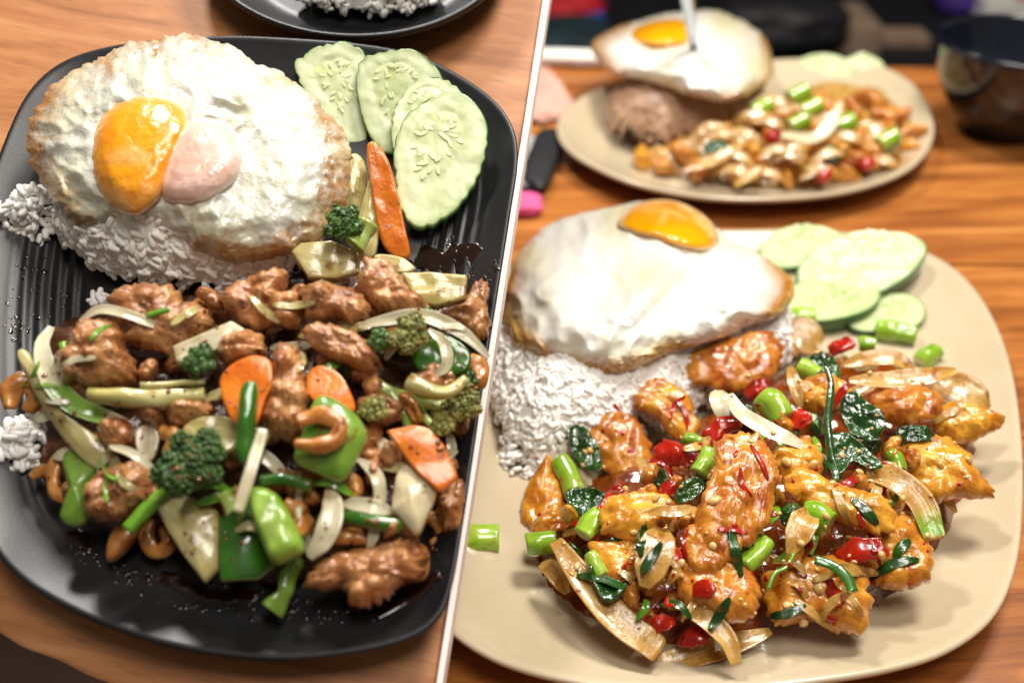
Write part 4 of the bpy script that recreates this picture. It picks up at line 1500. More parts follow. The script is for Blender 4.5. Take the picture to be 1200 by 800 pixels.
cucumber(Rr, 'large oval cucumber slice on top by the egg', [(932, 332), (940, 308), (968, 288), (1010, 278), (1055, 278), (1082, 290), (1082, 308), (1060, 332), (1020, 352), (975, 357), (945, 350)], .024, w=.45,
         thick=.0085, seeds=40)

# ------------------------------------------------------------------ right plate: basil chicken
fillers(Rr, [(640, 620), (700, 560), (850, 490), (960, 440), (1080, 470), (1120, 540), (1060, 640), (980, 700), (850, 730), (740, 730), (670, 690)], 36,
        [('chunk', 'amber_chicken', 'small amber chicken scrap buried among the basil chicken', 'chicken_scrap', 'chicken', 'buried scraps of the basil chicken'),
         ('strip', 'onion_amber', 'amber onion sliver buried among the basil chicken', 'onion_sliver', 'onion', 'buried onion slivers of the basil chicken'),
         ('chunk', 'basil', 'wilted dark basil scrap buried among the basil chicken', 'basil_scrap', 'basil', 'buried basil scraps of the basil chicken')], 8, lift=-.005)

fillers(Rr, [(650, 620), (700, 570), (850, 500), (960, 450), (1080, 470), (1100, 540), (1050, 630), (970, 690), (850, 720), (740, 720), (680, 690)], 84,
        [('chunk', 'amber_chicken', 'small amber chicken scrap buried among the basil chicken', 'chicken_scrap', 'chicken', 'buried scraps of the basil chicken'),
         ('strip', 'basil', 'dark wilted basil shred tucked between pieces of the basil chicken', 'basil_shred', 'basil', 'basil shreds in the basil chicken'),
         ('chunk', 'amber_chicken', 'small amber chicken scrap buried among the basil chicken', 'chicken_scrap', 'chicken', 'buried scraps of the basil chicken'),
         ('strip', 'chili', 'thin red chili shred tucked between pieces of the basil chicken', 'chili_shred', 'chili', 'chili shreds in the basil chicken'),
         ('strip', 'onion_amber', 'amber onion sliver buried among the basil chicken', 'onion_sliver', 'onion', 'buried onion slivers of the basil chicken'),
         ('strip', 'scallion', 'thin green bean shred tucked between pieces of the basil chicken', 'bean_shred', 'green bean', 'bean shreds in the basil chicken')], 28, lift=.008, size=.66)

A = lambda label, poly, **k: chunk(Rr, label, poly, 'amber_chicken', **dict(dict(w=.8, thick=.011, lobe=.0024, lscale=150, amp=.0030, nscale=110, amp2=.00035, nscale2=300, jag=.12), **k))
A('smooth amber chicken slice touching the egg edge', [(796, 430), (812, 412), (850, 398), (890, 389), (912, 392), (917, 414), (908, 440), (880, 456), (845, 458), (812, 449)], lift=.014, amp=.0015)
A('craggy golden chicken piece on the rice edge', [(738, 472), (752, 455), (772, 443), (792, 453), (808, 466), (815, 488), (821, 500), (808, 513), (795, 516), (780, 504), (768, 488), (750, 480)], lift=.016)
A('dark saucy chicken piece in front of the rice', [(670, 492), (700, 485), (726, 481), (746, 490), (757, 512), (765, 536), (755, 556), (730, 561), (705, 546), (688, 520)], lift=.010)
A('leftmost chicken piece next to the green bean', [(642, 533), (652, 560), (661, 598), (646, 623), (616, 619), (611, 592), (622, 562)], lift=.008)
A('chicken piece with pale seeds left of centre', [(702, 600), (716, 582), (745, 577), (775, 580), (792, 592), (784, 612), (760, 628), (725, 632), (704, 622)], lift=.016)
A('large long glazed chicken slice in the centre front', [(836, 516), (858, 508), (885, 508), (905, 528), (912, 560), (907, 592), (895, 622), (872, 646), (850, 660), (826, 646), (814, 616), (824, 580), (836, 548)],
  lift=.024, thick=.011, n=110, rings=20)
A('chicken piece behind the long onion slices at right', [(1020, 470), (1045, 455), (1080, 452), (1104, 465), (1102, 485), (1075, 497), (1040, 494)], lift=.012)
A('pointed chicken slice at the far right tip', [(1092, 485), (1115, 470), (1145, 476), (1178, 492), (1160, 508), (1130, 519), (1098, 512)], lift=.010, thick=.012)
A('flat chicken piece resting alone at the right edge', [(1051, 528), (1075, 513), (1110, 514), (1135, 530), (1144, 551), (1164, 576), (1150, 584), (1120, 583), (1095, 589), (1070, 572), (1058, 552)], lift=.012,
  thick=.014)
A('curved chicken piece under the basil on the right', [(920, 560), (945, 552), (975, 565), (1010, 575), (1045, 592), (1050, 615), (1030, 625), (990, 612), (950, 598), (925, 580)], lift=.016)
A('chunky chicken piece at right front with red chili', [(1000, 652), (1022, 622), (1045, 606), (1070, 605), (1093, 650), (1086, 682), (1052, 691), (1018, 678)], lift=.010, thick=.015)
A('front right chicken piece under green and red strips', [(898, 672), (938, 656), (985, 654), (1012, 666), (1019, 700), (1018, 736), (985, 740), (950, 727), (908, 731), (894, 700)], lift=.008, thick=.016)
A('rounded chicken piece at the front centre', [(788, 664), (830, 650), (870, 660), (891, 688), (886, 716), (860, 730), (833, 716), (800, 702)], lift=.010, thick=.015)
A('small chicken bit below the red chili ring', [(800, 622), (822, 618), (830, 640), (850, 662), (835, 676), (806, 664)], lift=.012)
A('chicken piece behind the basil leaves at upper right', [(930, 455), (960, 440), (990, 448), (1000, 470), (975, 485), (940, 480)], lift=.010)
A('chicken piece under the onion arc in the centre', [(905, 530), (935, 515), (960, 525), (965, 550), (940, 565), (912, 556)], lift=.014)
A('saucy chicken piece between the bean and front slice', [(690, 640), (730, 632), (775, 640), (790, 665), (760, 690), (715, 685)], lift=.008)

G_ = lambda label, path, rad, **k: tube(Rr, 'bean_piece', label, 'green bean', path, rad, 'bean', n=18, steps=12, **dict(dict(w=.6, taper=(.88, 1.02, .96, .9), amp=.0010, nscale=110), **k))
G_('lone green bean piece at the left rim of beige plate', [(541, 632), (562, 631), (585, 631)], 18, lift=.007)
G_('glossy green bean piece by the leftmost chicken', [(655, 540), (666, 556), (674, 578)], 14, lift=.014)
G_('green bean piece low at the left front', [(616, 638), (632, 636), (652, 634)], 14, lift=.006)
G_('green bean piece under the seedy chicken piece', [(682, 626), (692, 614), (704, 602)], 13, lift=.012)
G_('green bean piece right of the red chili ring', [(818, 556), (826, 542), (832, 526)], 11, lift=.016)
G_('pale green bean end inside the red chili ring', [(802, 512), (812, 516), (822, 520)], 9, lift=.020)
G_('fat yellow green bean piece in the centre back', [(894, 464), (908, 478), (920, 492)], 16, lift=.014)
G_('green bean piece right of the smooth amber slice', [(936, 428), (948, 434), (958, 442)], 11, lift=.016)
G_('green bean end below the dark cucumber rind', [(918, 378), (934, 374), (954, 374)], 13, lift=.012)
G_('green bean piece under the lower cucumber slice', [(1026, 386), (1048, 388), (1074, 394)], 11, lift=.010)
G_('small round green bean end behind onion slices', [(1006, 402), (1016, 402), (1026, 404)], 9, lift=.014)
G_('green bean end at the upper right of the pile', [(1078, 426), (1088, 418), (1098, 410)], 11, lift=.010)
G_('bright green bean end in front of the big onion', [(940, 600), (956, 606), (972, 616)], 17, lift=.016)
G_('green bean piece below the large glazed slice', [(872, 664), (884, 650), (898, 634)], 13, lift=.014)
G_('green bean bit left of the large glazed slice', [(866, 640), (880, 644), (894, 640)], 10, lift=.012)
G_('green bean piece by the dark basil at lower left', [(692, 650), (700, 664), (708, 676)], 11, lift=.012)
G_('green bean piece behind the flat right chicken', [(1044, 530), (1052, 540), (1056, 552)], 9, lift=.012)

O_ = lambda label, path, wd, **k: strip(Rr, label, path, wd, 'onion_amber', **dict(dict(w=.7), **k))
O_('pale onion arc curving across the centre', [(856, 462), (868, 488), (900, 508), (942, 524)], 20, lift=.024, m2=None) if False else None
strip(Rr, 'pale onion arc curving across the centre', [(856, 462), (868, 488), (900, 508), (942, 524)], 20, 'onion', lift=.024, w=.7)
strip(Rr, 'short pale onion piece beside the onion arc', [(842, 458), (842, 474), (848, 492)], 22, 'onion', lift=.020, w=.7)
O_('upper long onion slice pointing right', [(990, 428), (1020, 424), (1048, 424), (1070, 434)], 20, lift=.016)
O_('lower long onion slice pointing right', [(996, 446), (1040, 450), (1080, 446), (1120, 434)], 22, lift=.016)
O_('onion petal behind the smooth amber slice', [(918, 398), (940, 390), (962, 400)], 28, lift=.014)
O_('translucent onion petal above the green bean', [(916, 420), (932, 405), (955, 412)], 30, lift=.012)
O_('thin onion sliver between bean and basil', [(926, 430), (930, 455), (938, 478)], 14, lift=.018)
O_('sheer onion petal over the pointed right slice', [(1096, 452), (1122, 458), (1156, 478)], 34, lift=.014, flat=.12)
O_('onion piece with a green tip at right', [(1006, 553), (1046, 566), (1076, 590), (1094, 628)], 30, lift=.018, taper=(.5, .9, 1, .95, .75), maskf=lambda t: max(0, min(1, (t - .72) * 5)))
O_('thick onion strip at the lower left front', [(652, 636), (684, 684), (724, 730), (768, 760)], 36, lift=.010, flat=.22, taper=(.5, .9, 1, .9))
O_('short onion end left of the thick strip', [(634, 662), (648, 672), (664, 694)], 24, lift=.005)
O_('onion strip lying along the very front', [(728, 782), (780, 780), (846, 762), (902, 740)], 27, lift=.004)
O_('onion strip pointing down over the front strip', [(790, 700), (826, 728), (852, 752), (862, 776)], 26, lift=.012, taper=(.6, 1, .9, .5))
O_('sheer onion petal at lower left of centre', [(776, 620), (768, 650), (756, 686)], 40, lift=.018, flat=.12)
O_('onion petal with red chili by the bean end', [(952, 598), (938, 622), (926, 648)], 32, lift=.018, taper=(.4, 1, .9, .3))
O_('onion sliver below the centre glazed slice', [(760, 600), (790, 604), (815, 596)], 14, lift=.022)
O_('onion sliver behind the flat right chicken', [(1026, 545), (1044, 556), (1060, 570)], 18, lift=.014)

X = lambda label, poly, **k: slab(Rr, 'chili_piece', label, 'chili', poly, 'chili', **dict(dict(lift=.018, thick=.0013, dome=0, bend=.0015, w=.8, jag=.2, amp=.0030, nscale=150, edge=.04), **k))
X('large red chili ring left of centre', [(766, 524), (778, 514), (800, 520), (822, 518), (823, 532), (808, 544), (784, 545), (768, 538)], lift=.020, dome=.002)
X('red chili piece above the glazed centre slice', [(823, 505), (840, 490), (858, 487), (869, 500), (850, 508), (838, 522), (825, 520)], lift=.020, dome=.002)
X('red chili bit under the smooth amber slice', [(871, 455), (884, 444), (902, 444), (896, 460), (880, 468)], lift=.014)
X('red chili flake right of the yellow green bean', [(924, 492), (936, 474), (944, 482), (952, 490), (940, 500)], lift=.018)
X('small red chili flake on the onion arc end', [(920, 516), (930, 511), (937, 518), (930, 527)], lift=.026)
X('small red chili bit by the herb leaf', [(770, 572), (780, 562), (793, 566), (790, 578), (776, 580)], lift=.016)
X('orange red chili strip across the basil', [(966, 474), (980, 458), (993, 446), (996, 454), (984, 470), (972, 478)], lift=.024)
X('red chili bit among the upper onion slices', [(972, 400), (990, 394), (1002, 404), (988, 412), (974, 410)], lift=.016)
X('red chili smear on the chunky right chicken', [(982, 640), (1000, 628), (1030, 632), (1040, 648), (1015, 656), (992, 652)], lift=.020, amp=.0015)
X('red chili strip on the front right chicken', [(963, 674), (972, 670), (984, 690), (988, 706), (978, 706)], lift=.022)
X('red chili bit on the front onion strip', [(796, 744), (815, 734), (834, 744), (822, 756), (800, 756)], lift=.008)
X('red chili bit behind the thick onion strip', [(758, 730), (775, 718), (792, 722), (785, 736), (765, 740)], lift=.008)
X('red chili bit below the centre chicken', [(810, 684), (825, 678), (838, 690), (830, 700), (814, 696)], lift=.018)
X('red chili speck right of the basil stem', [(985, 522), (998, 516), (1008, 526), (998, 534)], lift=.022)
X('red chili bit by the lower green bean', [(870, 678), (882, 674), (888, 684), (876, 688)], lift=.012)
X('red chili flake on the onion petal', [(940, 622), (950, 620), (954, 636), (944, 640)], lift=.026)

Bz = lambda label, poly, **k: slab(Rr, 'basil_leaf', label, 'basil', poly, 'basil', **dict(dict(lift=.02, thick=.0012, w=.8, amp=.004, nscale=130, amp2=.0008, n=64, rings=14, jag=.05), **k))
Bz('large glossy basil leaf at right of centre', [(985, 470), (1000, 458), (1016, 470), (1030, 480), (1038, 496), (1026, 515), (1004, 514), (990, 498)], lift=.022)
Bz('crumpled basil leaf below the large one', [(972, 512), (990, 506), (1010, 520), (1034, 545), (1018, 548), (1000, 540), (985, 556), (975, 540)], lift=.020)
Bz('curled basil leaf behind the flat right chicken', [(1050, 505), (1070, 498), (1092, 505), (1096, 516), (1075, 518), (1056, 516)], lift=.016)
Bz('basil leaf tucked under green bean at left', [(664, 504), (682, 498), (700, 520), (704, 545), (690, 552), (674, 535)], lift=.014)
Bz('dark basil leaf under the leftmost bean', [(664, 575), (690, 572), (715, 580), (712, 602), (685, 606), (668, 596)], lift=.010)
Bz('small frilly basil sprig near the red chili', [(790, 582), (800, 566), (816, 560), (826, 568), (812, 584), (798, 590)], lift=.022)
Bz('dark basil leaf with chili at lower left', [(690, 660), (708, 636), (732, 640), (742, 664), (728, 698), (706, 702)], lift=.013)
Bz('basil leaf behind the smooth amber slice', [(948, 420), (964, 412), (984, 430), (980, 448), (962, 440)], lift=.018)
Bz('dark basil between the red chili pieces', [(820, 545), (845, 535), (850, 560), (832, 575), (815, 568)], lift=.012)
Bz('basil scrap behind the large glazed slice', [(914, 600), (930, 588), (944, 600), (936, 618), (918, 616)], lift=.014)
tube(Rr, 'basil_sprig', 'thin green basil stem curving over the leaves', 'basil', [(966, 425), (974, 450), (970, 490), (974, 530), (984, 560)], 4.5, 'basil', lift=.026, w=.7, taper=(.6, 1, 1, .7))
tube(Rr, 'basil_sprig', 'green stem strip on the front right chicken', 'basil', [(955, 655), (975, 662), (992, 676), (1000, 694)], 6, 'pepper_dark', lift=.024, w=.7, flat=.4)
tube(Rr, 'basil_sprig', 'curly thin stem by the front right chicken', 'basil', [(900, 690), (908, 672), (922, 664), (930, 648)], 2.2, 'scallion', lift=.02, w=.7)

# ------------------------------------------------------------------ blurred food on the back plate
rb = random.Random(12)
nb_ = 0
back_px = [(752, 186), (775, 196), (800, 180), (820, 200), (845, 188), (870, 205), (895, 195), (920, 206), (950, 198), (985, 205), (1015, 192), (1045, 182), (1060, 160), (1035, 150), (1005, 165),
           (975, 175), (940, 175), (905, 165), (880, 178), (850, 160), (925, 140), (960, 120), (1000, 130), (1030, 128), (890, 140), (985, 145), (1065, 172), (1050, 136), (1020, 118), (1018, 176), (1070, 155), (955, 152), (995, 186), (930, 190), (975, 132), (1040, 160)]
for i, (x, y) in enumerate(back_px):
    a = rb.uniform(0, math.pi)
    l, w_ = rb.uniform(14, 24), rb.uniform(7, 11)
    poly = [(x + l * math.cos(t) * math.cos(a) - w_ * math.sin(t) * math.sin(a), y + .7 * (l * math.cos(t) * math.sin(a) + w_ * math.sin(t) * math.cos(a)))
            for t in np.linspace(0, 2 * math.pi, 8, endpoint=False)]
    chunk(Rr, 'blurred amber chicken piece in the heap on the back plate', poly, 'amber_chicken', thick=.014, lift=.003, n=40, rings=8, group='blurred chicken on the back plate')
for label, path, wd in (('blurred white onion loop on the back plate', [(912, 158), (950, 166), (972, 150), (985, 120)], 14),
                        ('blurred onion strip at the back plate front rim', [(862, 218), (880, 208), (895, 196)], 14),
                        ('blurred onion strip right side of the back plate', [(1030, 190), (1050, 170), (1046, 146)], 12),
                        ('blurred onion strip below the back egg', [(800, 200), (835, 192), (870, 170)], 14),
                        ('blurred onion strip left of the green beans', [(870, 135), (900, 120), (928, 128)], 14)):
    strip(Rr, label, path, wd, 'onion' if 'white' in label else 'onion_amber', lift=.014, w=.8)
for i in range(26):
    x, y = rb.uniform(770, 1060), rb.uniform(135, 212)
    if not inside_px([(750, 195), (880, 222), (970, 218), (1060, 192), (1078, 160), (1040, 120), (960, 110), (880, 135), (790, 170)], x, y):
        continue
    a = rb.uniform(-.8, .8)
    strip(Rr, 'blurred amber onion strip tangled on the back plate', [(x - 24 * math.cos(a), y - 14 * math.sin(a)), (x, y - 5), (x + 24 * math.cos(a), y + 14 * math.sin(a))], 12, 'onion_amber', lift=.012, w=.8,
          steps=12, n=10, group='blurred onion strips on the back plate')
for label, x, y in (('blurred green bean in the middle of the back plate', 950, 128), ('blurred bright green bean right on the back plate', 990, 146),
                    ('blurred green bean low on the back plate', 935, 145), ('blurred green bean by the back cucumbers', 935, 112), ('blurred green bean near the back plate right rim', 1040, 165), ('blurred green bean under the back egg edge', 892, 128)):
    tube(Rr, 'bean_piece', label, 'green bean', [(x - 10, y + 5), (x, y), (x + 10, y - 5)], 10, 'bean', lift=.016, w=.7)
for label, x, y in (('blurred red chili at the right of the back plate', 1015, 192), ('blurred red chili at the front of the back plate', 965, 205), ('blurred red chili below the back egg', 905, 160)):
    slab(Rr, 'chili_piece', label, 'chili', [(x - 10, y), (x, y - 7), (x + 11, y - 2), (x + 4, y + 8), (x - 6, y + 7)], 'chili', lift=.012, thick=.004, dome=.003)
for label, x, y in (('blurred dark basil leaf near the back onion loop', 975, 180), ('blurred dark basil leaf under the back egg', 838, 172)):
    slab(Rr, 'basil_leaf', label, 'basil', [(x - 14, y), (x, y - 10), (x + 14, y - 3), (x + 6, y + 10), (x - 8, y + 8)], 'basil', lift=.010, thick=.002, amp=.003)
cucumber(Rr, 'blurred left cucumber slice on the back plate', [(922, 98), (930, 76), (955, 65), (985, 68), (1000, 84), (990, 106), (955, 114)], .016, w=1.2)
cucumber(Rr, 'blurred right cucumber slice on the back plate', [(975, 94), (985, 74), (1010, 66), (1032, 73), (1038, 92), (1025, 110), (995, 112)], .020, w=1.2)

# fork standing in the back egg
fk = empty('fork', Rr.at(812, 62, .066), 'blurred steel fork handle standing in the back egg', 'fork')
f0 = Rr.at(814, 64, .060)
f1 = Rr.at(801, -40, .145)
ax = nrm(f1 - f0)
sd_ = nrm(np.cross(ax, CAM - f0))
up_ = np.cross(sd_, ax)
LL = np.linalg.norm(f1 - f0)
V = []
prof_f = [(0, .0040), (.15, .0034), (.5, .0042), (.85, .0058), (.97, .0050), (1.0, .0025)]
for t, hw in prof_f:
    for (a, b) in ((-1, -1), (1, -1), (1, 1), (-1, 1)):
        V.append(f0 + ax * LL * t + sd_ * hw * a + up_ * .0009 * b)
ff = ring_faces(len(prof_f), 4, 0) + [(3, 2, 1, 0), tuple(len(V) - 4 + i for i in range(4))]
link('handle', V, ff, 'steel', fk)
V = []
for k in range(3):
    o0 = f0 + sd_ * (k - 1) * .0036
    for t in (0.002, -.012):
        for (a, b) in ((-1, -1), (1, -1), (1, 1), (-1, 1)):
            V.append(o0 + ax * t + sd_ * .0011 * a + up_ * .0008 * b)
    b0 = k * 8
    fq = ring_faces(2, 4, 0) + [(3, 2, 1, 0), (4, 5, 6, 7)]
    link('tine', np.array(V[b0:b0 + 8]), fq, 'steel', fk)

# ------------------------------------------------------------------ dark bowl
bc = Rr.at(1166, 152, 0)
prof_b = [(.003, .010), (.020, .011), (.034, .018), (.046, .032), (.054, .050), (.0585, .070), (.0595, .0745), (.0605, .0752), (.0615, .0745), (.0612, .070), (.057, .048), (.048, .028),
          (.036, .013), (.030, .008), (.030, .0005), (.027, .0005), (.026, .004), (.003, .004)]
V = []
nbw = 72
for (r, h) in prof_b:
    for i in range(nbw):
        a = 2 * math.pi * i / nbw
        V.append(bc + np.array([r * math.cos(a), r * math.sin(a), h]))
ff = ring_faces(len(prof_b), nbw, 0) + [tuple(reversed(range(nbw))), tuple((len(prof_b) - 1) * nbw + i for i in range(nbw))]
link('bowl', V, ff, 'navy_glaze', None, 'empty dark navy glazed bowl beside the back plate', 'bowl', origin=bc)


# ------------------------------------------------------------------ things beyond and beside the right table, all out of focus
def pillow(name, label, cat, P, size, m, rz=0.0, seed=0, group=None, lump=.12, sq=3.0):
    V, Fc = ico(4)
    sgn = np.sign(V)
    W = []
    for v in V:
        k = (abs(v[0]) ** sq + abs(v[1]) ** sq + abs(v[2]) ** sq) ** (-1 / sq)
        q = v * k
        q = q * (1 + lump * noise.noise(Vector(v * 2.2 + seed)) + lump * .5 * noise.noise(Vector(v * 5 + seed)))
        x, y = q[0] * size[0], q[1] * size[1]
        W.append((P[0] + x * math.cos(rz) - y * math.sin(rz), P[1] + x * math.sin(rz) + y * math.cos(rz), P[2] + size[2] * (1 + q[2])))
    return link(name, W, Fc, m, None, label, cat, group, origin=P)


def rc(px, py, z):
    return on_plane([(px, py)], np.array([0, 0, z]), np.array([0, 0, 1.0]))[0]


BZ = -0.30
prism('bench', [(-1.2, 1.15, BZ), (1.6, 1.15, BZ), (1.6, 2.5, BZ), (-1.2, 2.5, BZ)], (0, 0, -0.41), 'black_cloth', .02, label='long dark upholstered bench beyond the right table',
      cat='bench')
pillow('bag', 'blurred red cloth bag at the top left of right half', 'bag', rc(655, 38, BZ), (.085, .04, .035), 'red_cloth', .3, 1)
pillow('cloth_bundle', 'blurred small blue bundle beside the red bag', 'cloth', rc(690, 40, BZ), (.03, .03, .022), 'blue_cloth', .2, 2)
pillow('jacket', 'blurred dark teal jacket behind the back egg', 'jacket', rc(655, 66, BZ), (.10, .08, .03), 'teal_cloth', .1, 3)
pillow('cushion', 'blurred near black cushion behind the fork', 'cushion', rc(905, 55, BZ), (.12, .10, .05), 'black_cloth', .1, 4)
pb = rc(985, 50, BZ)
prism('cardboard_box', [pb + np.array(a) for a in ((-.06, -.07, .05), (.05, -.07, .05), (.05, .08, .05), (-.06, .08, .05))], (0, 0, -.0499), 'cardboard', .004,
      label='blurred brown cardboard box left of the dark bowl', cat='box')
pb = rc(1050, 48, BZ)
prism('magazine', [pb + np.array(a) for a in ((-.06, -.03, .018), (.05, -.035, .018), (.05, .02, .018), (-.06, .025, .018))], (0, 0, -.0179), 'cardboard', .003,
      label='blurred greyish booklet on the bench beside the bowl', cat='booklet')
pillow('cloth_bundle', 'blurred purple bundle above the dark bowl', 'cloth', rc(1120, 14, BZ), (.045, .05, .03), 'purple_cloth', .1, 6)
pb = rc(1170, 22, BZ)
pk = prism('paper_packet', [pb + np.array(a) for a in ((-.055, -.05, .05), (.07, -.05, .05), (.07, .06, .05), (-.055, .06, .05))], (0, 0, -.0499), 'white_paper', .006,
           label='blurred white and red packet above the bowl', cat='packet')
st = pb + np.array((0, 0, .0515))
prism('red_band', [st + np.array(a) for a in ((.005, -.048, 0), (.03, -.048, 0), (.055, .055, 0), (.02, .055, 0))], (0, 0, -.001), 'red_cloth', parent=pk)

# on the right table, by the divider
pillow('pouch', 'blurred black pouch left of the back plate', 'pouch', rc(636, 196, 0), (.012, .05, .007), 'black_cloth', -.15, 7)
pillow('napkin', 'blurred pale grey cloth behind the divider strip', 'napkin', rc(612, 196, 0), (.018, .045, .005), 'grey_cloth', -.1, 8)
pillow('cloth_bundle', 'blurred bright pink cloth above the right egg', 'cloth', rc(606, 246, 0), (.018, .014, .005), 'pink_cloth', 0, 9)
pillow('napkin', 'blurred blush pink cloth at the divider strip', 'napkin', rc(622, 112, 0), (.030, .06, .004), 'blush_cloth', .2, 10)
pillow('napkin', 'blurred white folded paper at the table far edge', 'napkin', rc(650, 74, 0), (.055, .012, .006), 'white_paper', -.12, 11)

# ------------------------------------------------------------------ fine bits lying on the food, found by dropping onto what is built
bpy.context.view_layer.update()
dg = bpy.context.evaluated_depsgraph_get()


def drop(px, py):
    d = ray(px, py)
    ok, loc, nor, idx, ob, mt = scene.ray_cast(dg, Vector(CAM), Vector(d))
    return (np.array(loc), np.array(nor), ob) if ok else (None, None, None)


def bits(label, cat, name, region, count, mm, rmin, rmax, seed, only=None, flat=.7, elong=1.0, extra=(), sub=2):
    r = random.Random(seed)
    P = np.asarray(region, float)
    lo, hi = P.min(0), P.max(0)
    V, Fc = [], []
    iv, fi = ico(sub)
    k = 0
    tries = 0
    spots = [(x, y, True) for (x, y) in extra]
    while k < count and tries < count * 30:
        tries += 1
        if spots:
            x, y, fx = spots.pop()
        else:
            x, y, fx = r.uniform(lo[0], hi[0]), r.uniform(lo[1], hi[1]), False
            if not inside_px(P, x, y):
                continue
        p, n_, ob = drop(x, y)
        if p is None or (only and not fx and ob.name.split('.')[0] not in only):
            continue
        n_ = nrm(n_)
        t = nrm(np.cross(n_, np.array([r.gauss(0, 1), r.gauss(0, 1), r.gauss(0, 1)])))
        s = np.cross(n_, t)
        rad = r.uniform(rmin, rmax) * (1 if r.random() < .8 else 1.5)
        b0 = len(V)
        e = 1 + (elong - 1) * r.random()
        for v in iv:
            V.append(p + t * v[0] * rad * e + s * v[1] * rad + n_ * (v[2] * rad * flat + rad * flat * .25))
        Fc += [tuple(b0 + j for j in f) for f in fi]
        k += 1
    if V:
        link(name, V, Fc, mm, None, label, cat, kind='stuff')


def puddle(S, label, poly, mm='sauce_dark', thick=.0007, seed=0):
    """a thin film of sauce on a plate, laid on the plane that best fits the plate under it"""
    B = spline(poly, 72)
    c = B.mean(0)
    k = np.array([noise.noise(Vector((p[0] * .06, p[1] * .06, seed))) + .6 * noise.noise(Vector((p[0] * .2, p[1] * .2, seed))) for p in B])
    B = c + (B - c) * (1 + .28 * k)[:, None]
    ss = (.02, .3, .6, .8, .92, .98, 1.0)
    Q = []
    for s_ in ss:
        for p in c + (B - c) * s_:
            q, n_, ob = drop(p[0], p[1])
            if q is None or not ob.name.startswith('plate'):
                q = S.at(p[0], p[1], S.floor)
            Q.append(q)
    Q = np.array(Q)
    uvh = np.array([(*S.uv(q), (q - S.O) @ S.n) for q in Q])
    Aq = np.stack([uvh[:, 0], uvh[:, 1], uvh[:, 0] ** 2, uvh[:, 1] ** 2, uvh[:, 0] * uvh[:, 1], np.ones(len(Q))], 1)
    co = np.linalg.lstsq(Aq, uvh[:, 2], rcond=None)[0]
    hh = Aq @ co
    V = []
    for i, q in enumerate(uvh):
        s_ = ss[i // 72]
        V.append(S.pos(q[0], q[1], hh[i] + thick * math.sqrt(max(0, 1 - s_ ** 4)) - (.0004 if s_ == 1.0 else 0)))
    f = ring_faces(len(ss), 72, 0) + [tuple(reversed(range(72)))]
    V = np.array(V)
    a, b, c3 = V[f[80][0]], V[f[80][1]], V[f[80][2]]
    if np.cross(b - a, c3 - a) @ S.n < 0:
        f = [tuple(reversed(q)) for q in f]
    link('sauce_puddle', V, f, mm, None, label, 'sauce')


puddle(L, 'dark sauce puddle right of the carrot stick on black plate', [(485, 312), (482, 296), (500, 288), (520, 296), (545, 286), (562, 290), (570, 306), (564, 322), (572, 334), (568, 345), (550, 335), (520, 322)], seed=1)
puddle(L, 'dark sauce smear in front of the cashew chicken', [(200, 668), (240, 690), (290, 690), (310, 700), (280, 708), (230, 702), (190, 685)], seed=2)
puddle(L, 'dark sauce smear under the front chicken at right', [(430, 715), (470, 700), (505, 670), (515, 655), (512, 680), (480, 712), (445, 722)], seed=3)
puddle(L, 'dark sauce smear left of the pale split cashew', [(75, 622), (95, 620), (112, 632), (108, 645), (90, 642), (78, 634)], seed=4)

FOODL = [(20, 430), (90, 380), (250, 340), (420, 310), (560, 340), (560, 480), (530, 620), (490, 680), (350, 690), (130, 640), (50, 560)]
FOODR = [(620, 620), (680, 500), (800, 440), (950, 400), (1100, 450), (1150, 540), (1080, 680), (1000, 730), (850, 740), (740, 740), (650, 690)]
bits('pale chili seeds and garlic bits over the basil chicken', 'seeds', 'garlic_bits', FOODR, 120, 'bits', .0004, .0014, 31, elong=1.5,
     extra=[(733, 573), (752, 573), (786, 500), (806, 560), (960, 690), (921, 668), (768, 628), (812, 605), (808, 625)])
bits('red chili flecks over the basil chicken', 'chili', 'chili_flecks', FOODR, 90, 'chili', .0004, .0010, 32, flat=.35, elong=2.5)
bits('dark sauce crumbs over the cashew chicken', 'crumbs', 'sauce_crumbs', FOODL, 220, 'sauce_amber', .0003, .0007, 33, flat=.5, elong=1.5)
bits('beads of dark sauce on the black plate right of the food', 'sauce', 'sauce_drops', [(485, 285), (520, 270), (560, 290), (585, 310), (575, 350), (545, 330), (500, 318)], 60, 'sauce_dark', .0003, .0009, 34,
     only=('plate',), flat=.22, elong=1.6)
bits('beads of dark sauce on the black plate in front', 'sauce', 'sauce_drops',
     [(70, 620), (130, 655), (210, 680), (300, 690), (400, 715), (500, 680), (520, 640), (515, 690), (440, 730), (300, 730), (180, 705), (90, 660)], 170, 'sauce_dark', .0002, .0009, 35, only=('plate',), flat=.22,
     elong=1.6)
bits('beads of dark sauce on the black plate at left', 'sauce', 'sauce_drops', [(5, 300), (70, 300), (100, 350), (60, 380), (15, 410), (5, 430)], 70, 'sauce_dark', .0002, .0008, 36, only=('plate',), flat=.25, elong=1.5)


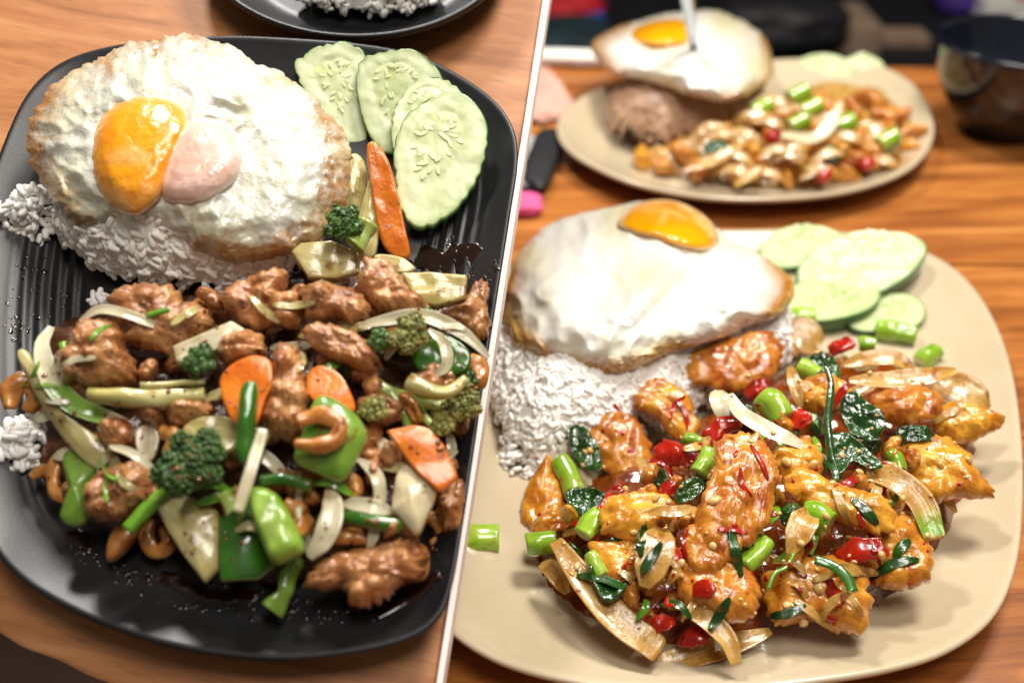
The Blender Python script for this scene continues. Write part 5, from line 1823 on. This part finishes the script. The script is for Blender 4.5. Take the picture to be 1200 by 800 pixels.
# ------------------------------------------------------------------ thin shreds draped over whatever lies beneath
def drape(S, region, count, kinds, seed, lmin=14, lmax=34):
    r = random.Random(seed)
    P = np.asarray(region, float)
    lo, hi = P.min(0), P.max(0)
    made = tries = 0
    while made < count and tries < count * 40:
        tries += 1
        x, y = r.uniform(lo[0], hi[0]), r.uniform(lo[1], hi[1])
        if not inside_px(P, x, y):
            continue
        a = r.uniform(0, math.pi)
        l = r.uniform(lmin, lmax)
        bw = r.uniform(-.35, .35) * l
        px = spline([(x - l * math.cos(a), y - l * math.sin(a)), (x - bw * math.sin(a), y + bw * math.cos(a)), (x + l * math.cos(a), y + l * math.sin(a))], 14, False)
        hits = [drop(p[0], p[1]) for p in px]
        if any(h[0] is None or h[2].name.startswith(('plate', 'egg_white', 'yolk', 'rice', 'flesh', 'carrot', 'crown', 'pepper')) for h in hits):
            continue
        pts = np.array([h[0] for h in hits])
        dep = (pts - CAM) @ FW
        if np.abs(np.diff(dep)).max() > 0.012:
            continue
        for _ in range(4):
            pts[1:-1] = (pts[:-2] + 2 * pts[1:-1] + pts[2:]) / 4
        nm, mm, wpx, label, cat, group = kinds[made % len(kinds)]
        view = nrm(CAM - pts.mean(0))
        pts = pts + view * 0.0008
        rad = wpx / 2 * np.linalg.norm(pts.mean(0) - CAM) / F
        tan = np.gradient(pts, axis=0)
        tan /= np.linalg.norm(tan, axis=1, keepdims=True)
        V, acr, alg, n = [], [], [], 10
        for i in range(14):
            t = i / 13
            rr = rad * (0.15 + 0.85 * math.sin(math.pi * min(1, max(0, t * .96 + .02))) ** .5)
            tw = r.uniform(-.05, .05) + .5 * math.sin(t * 3 + a)
            sd_i = nrm(np.cross(tan[i], view))
            up_i = np.cross(sd_i, tan[i])
            s2, u2 = sd_i * math.cos(tw) + up_i * math.sin(tw), up_i * math.cos(tw) - sd_i * math.sin(tw)
            for k in range(n):
                b = 2 * math.pi * k / n
                V.append(pts[i] + s2 * rr * math.cos(b) + u2 * (rr * .22 * math.sin(b) + rr * .25 * math.cos(b) ** 2))
                acr.append(math.cos(b) * rr * 900)
                alg.append(t * 2.0)
        f = ring_faces(14, n, 0) + [tuple(reversed(range(n))), tuple(13 * n + k for k in range(n))]
        V = np.array(V)
        i0 = 7 * n
        cen = V[i0:i0 + n].mean(0)
        if np.cross(V[i0 + 1] - V[i0], V[i0 + 1 + n] - V[i0]) @ (V[i0] - cen) < 0:
            f = [tuple(reversed(q)) for q in f]
        link(nm, V, f, mm, None, label, cat, group, attrs={'mask': np.zeros(len(V)), 'across': acr, 'along': alg})
        made += 1


drape(Rr, FOODR, 27,
      [('onion_shred', 'onion_amber', 11, 'thin amber onion shred draped over the basil chicken', 'onion', 'onion shreds draped over the basil chicken'),
       ('basil_shred', 'basil', 12, 'wilted basil shred draped over the basil chicken', 'basil', 'basil shreds draped over the basil chicken'),
       ('chili_shred', 'chili', 6, 'thin red chili shred draped over the basil chicken', 'chili', 'chili shreds draped over the basil chicken')], 41)
drape(L, FOODL, 15,
      [('onion_shred', 'onion', 8, 'thin pale onion shred draped over the cashew chicken', 'onion', 'onion shreds draped over the cashew chicken'),
       ('cabbage_strand', 'cabbage', 10, 'thin yellow cabbage shred draped over the cashew chicken', 'cabbage', 'cabbage shreds draped over the cashew chicken'),
       ('scallion_strand', 'scallion', 5, 'thin scallion shred draped over the cashew chicken', 'scallion', 'scallion shreds draped over the cashew chicken')], 42, 12, 28)
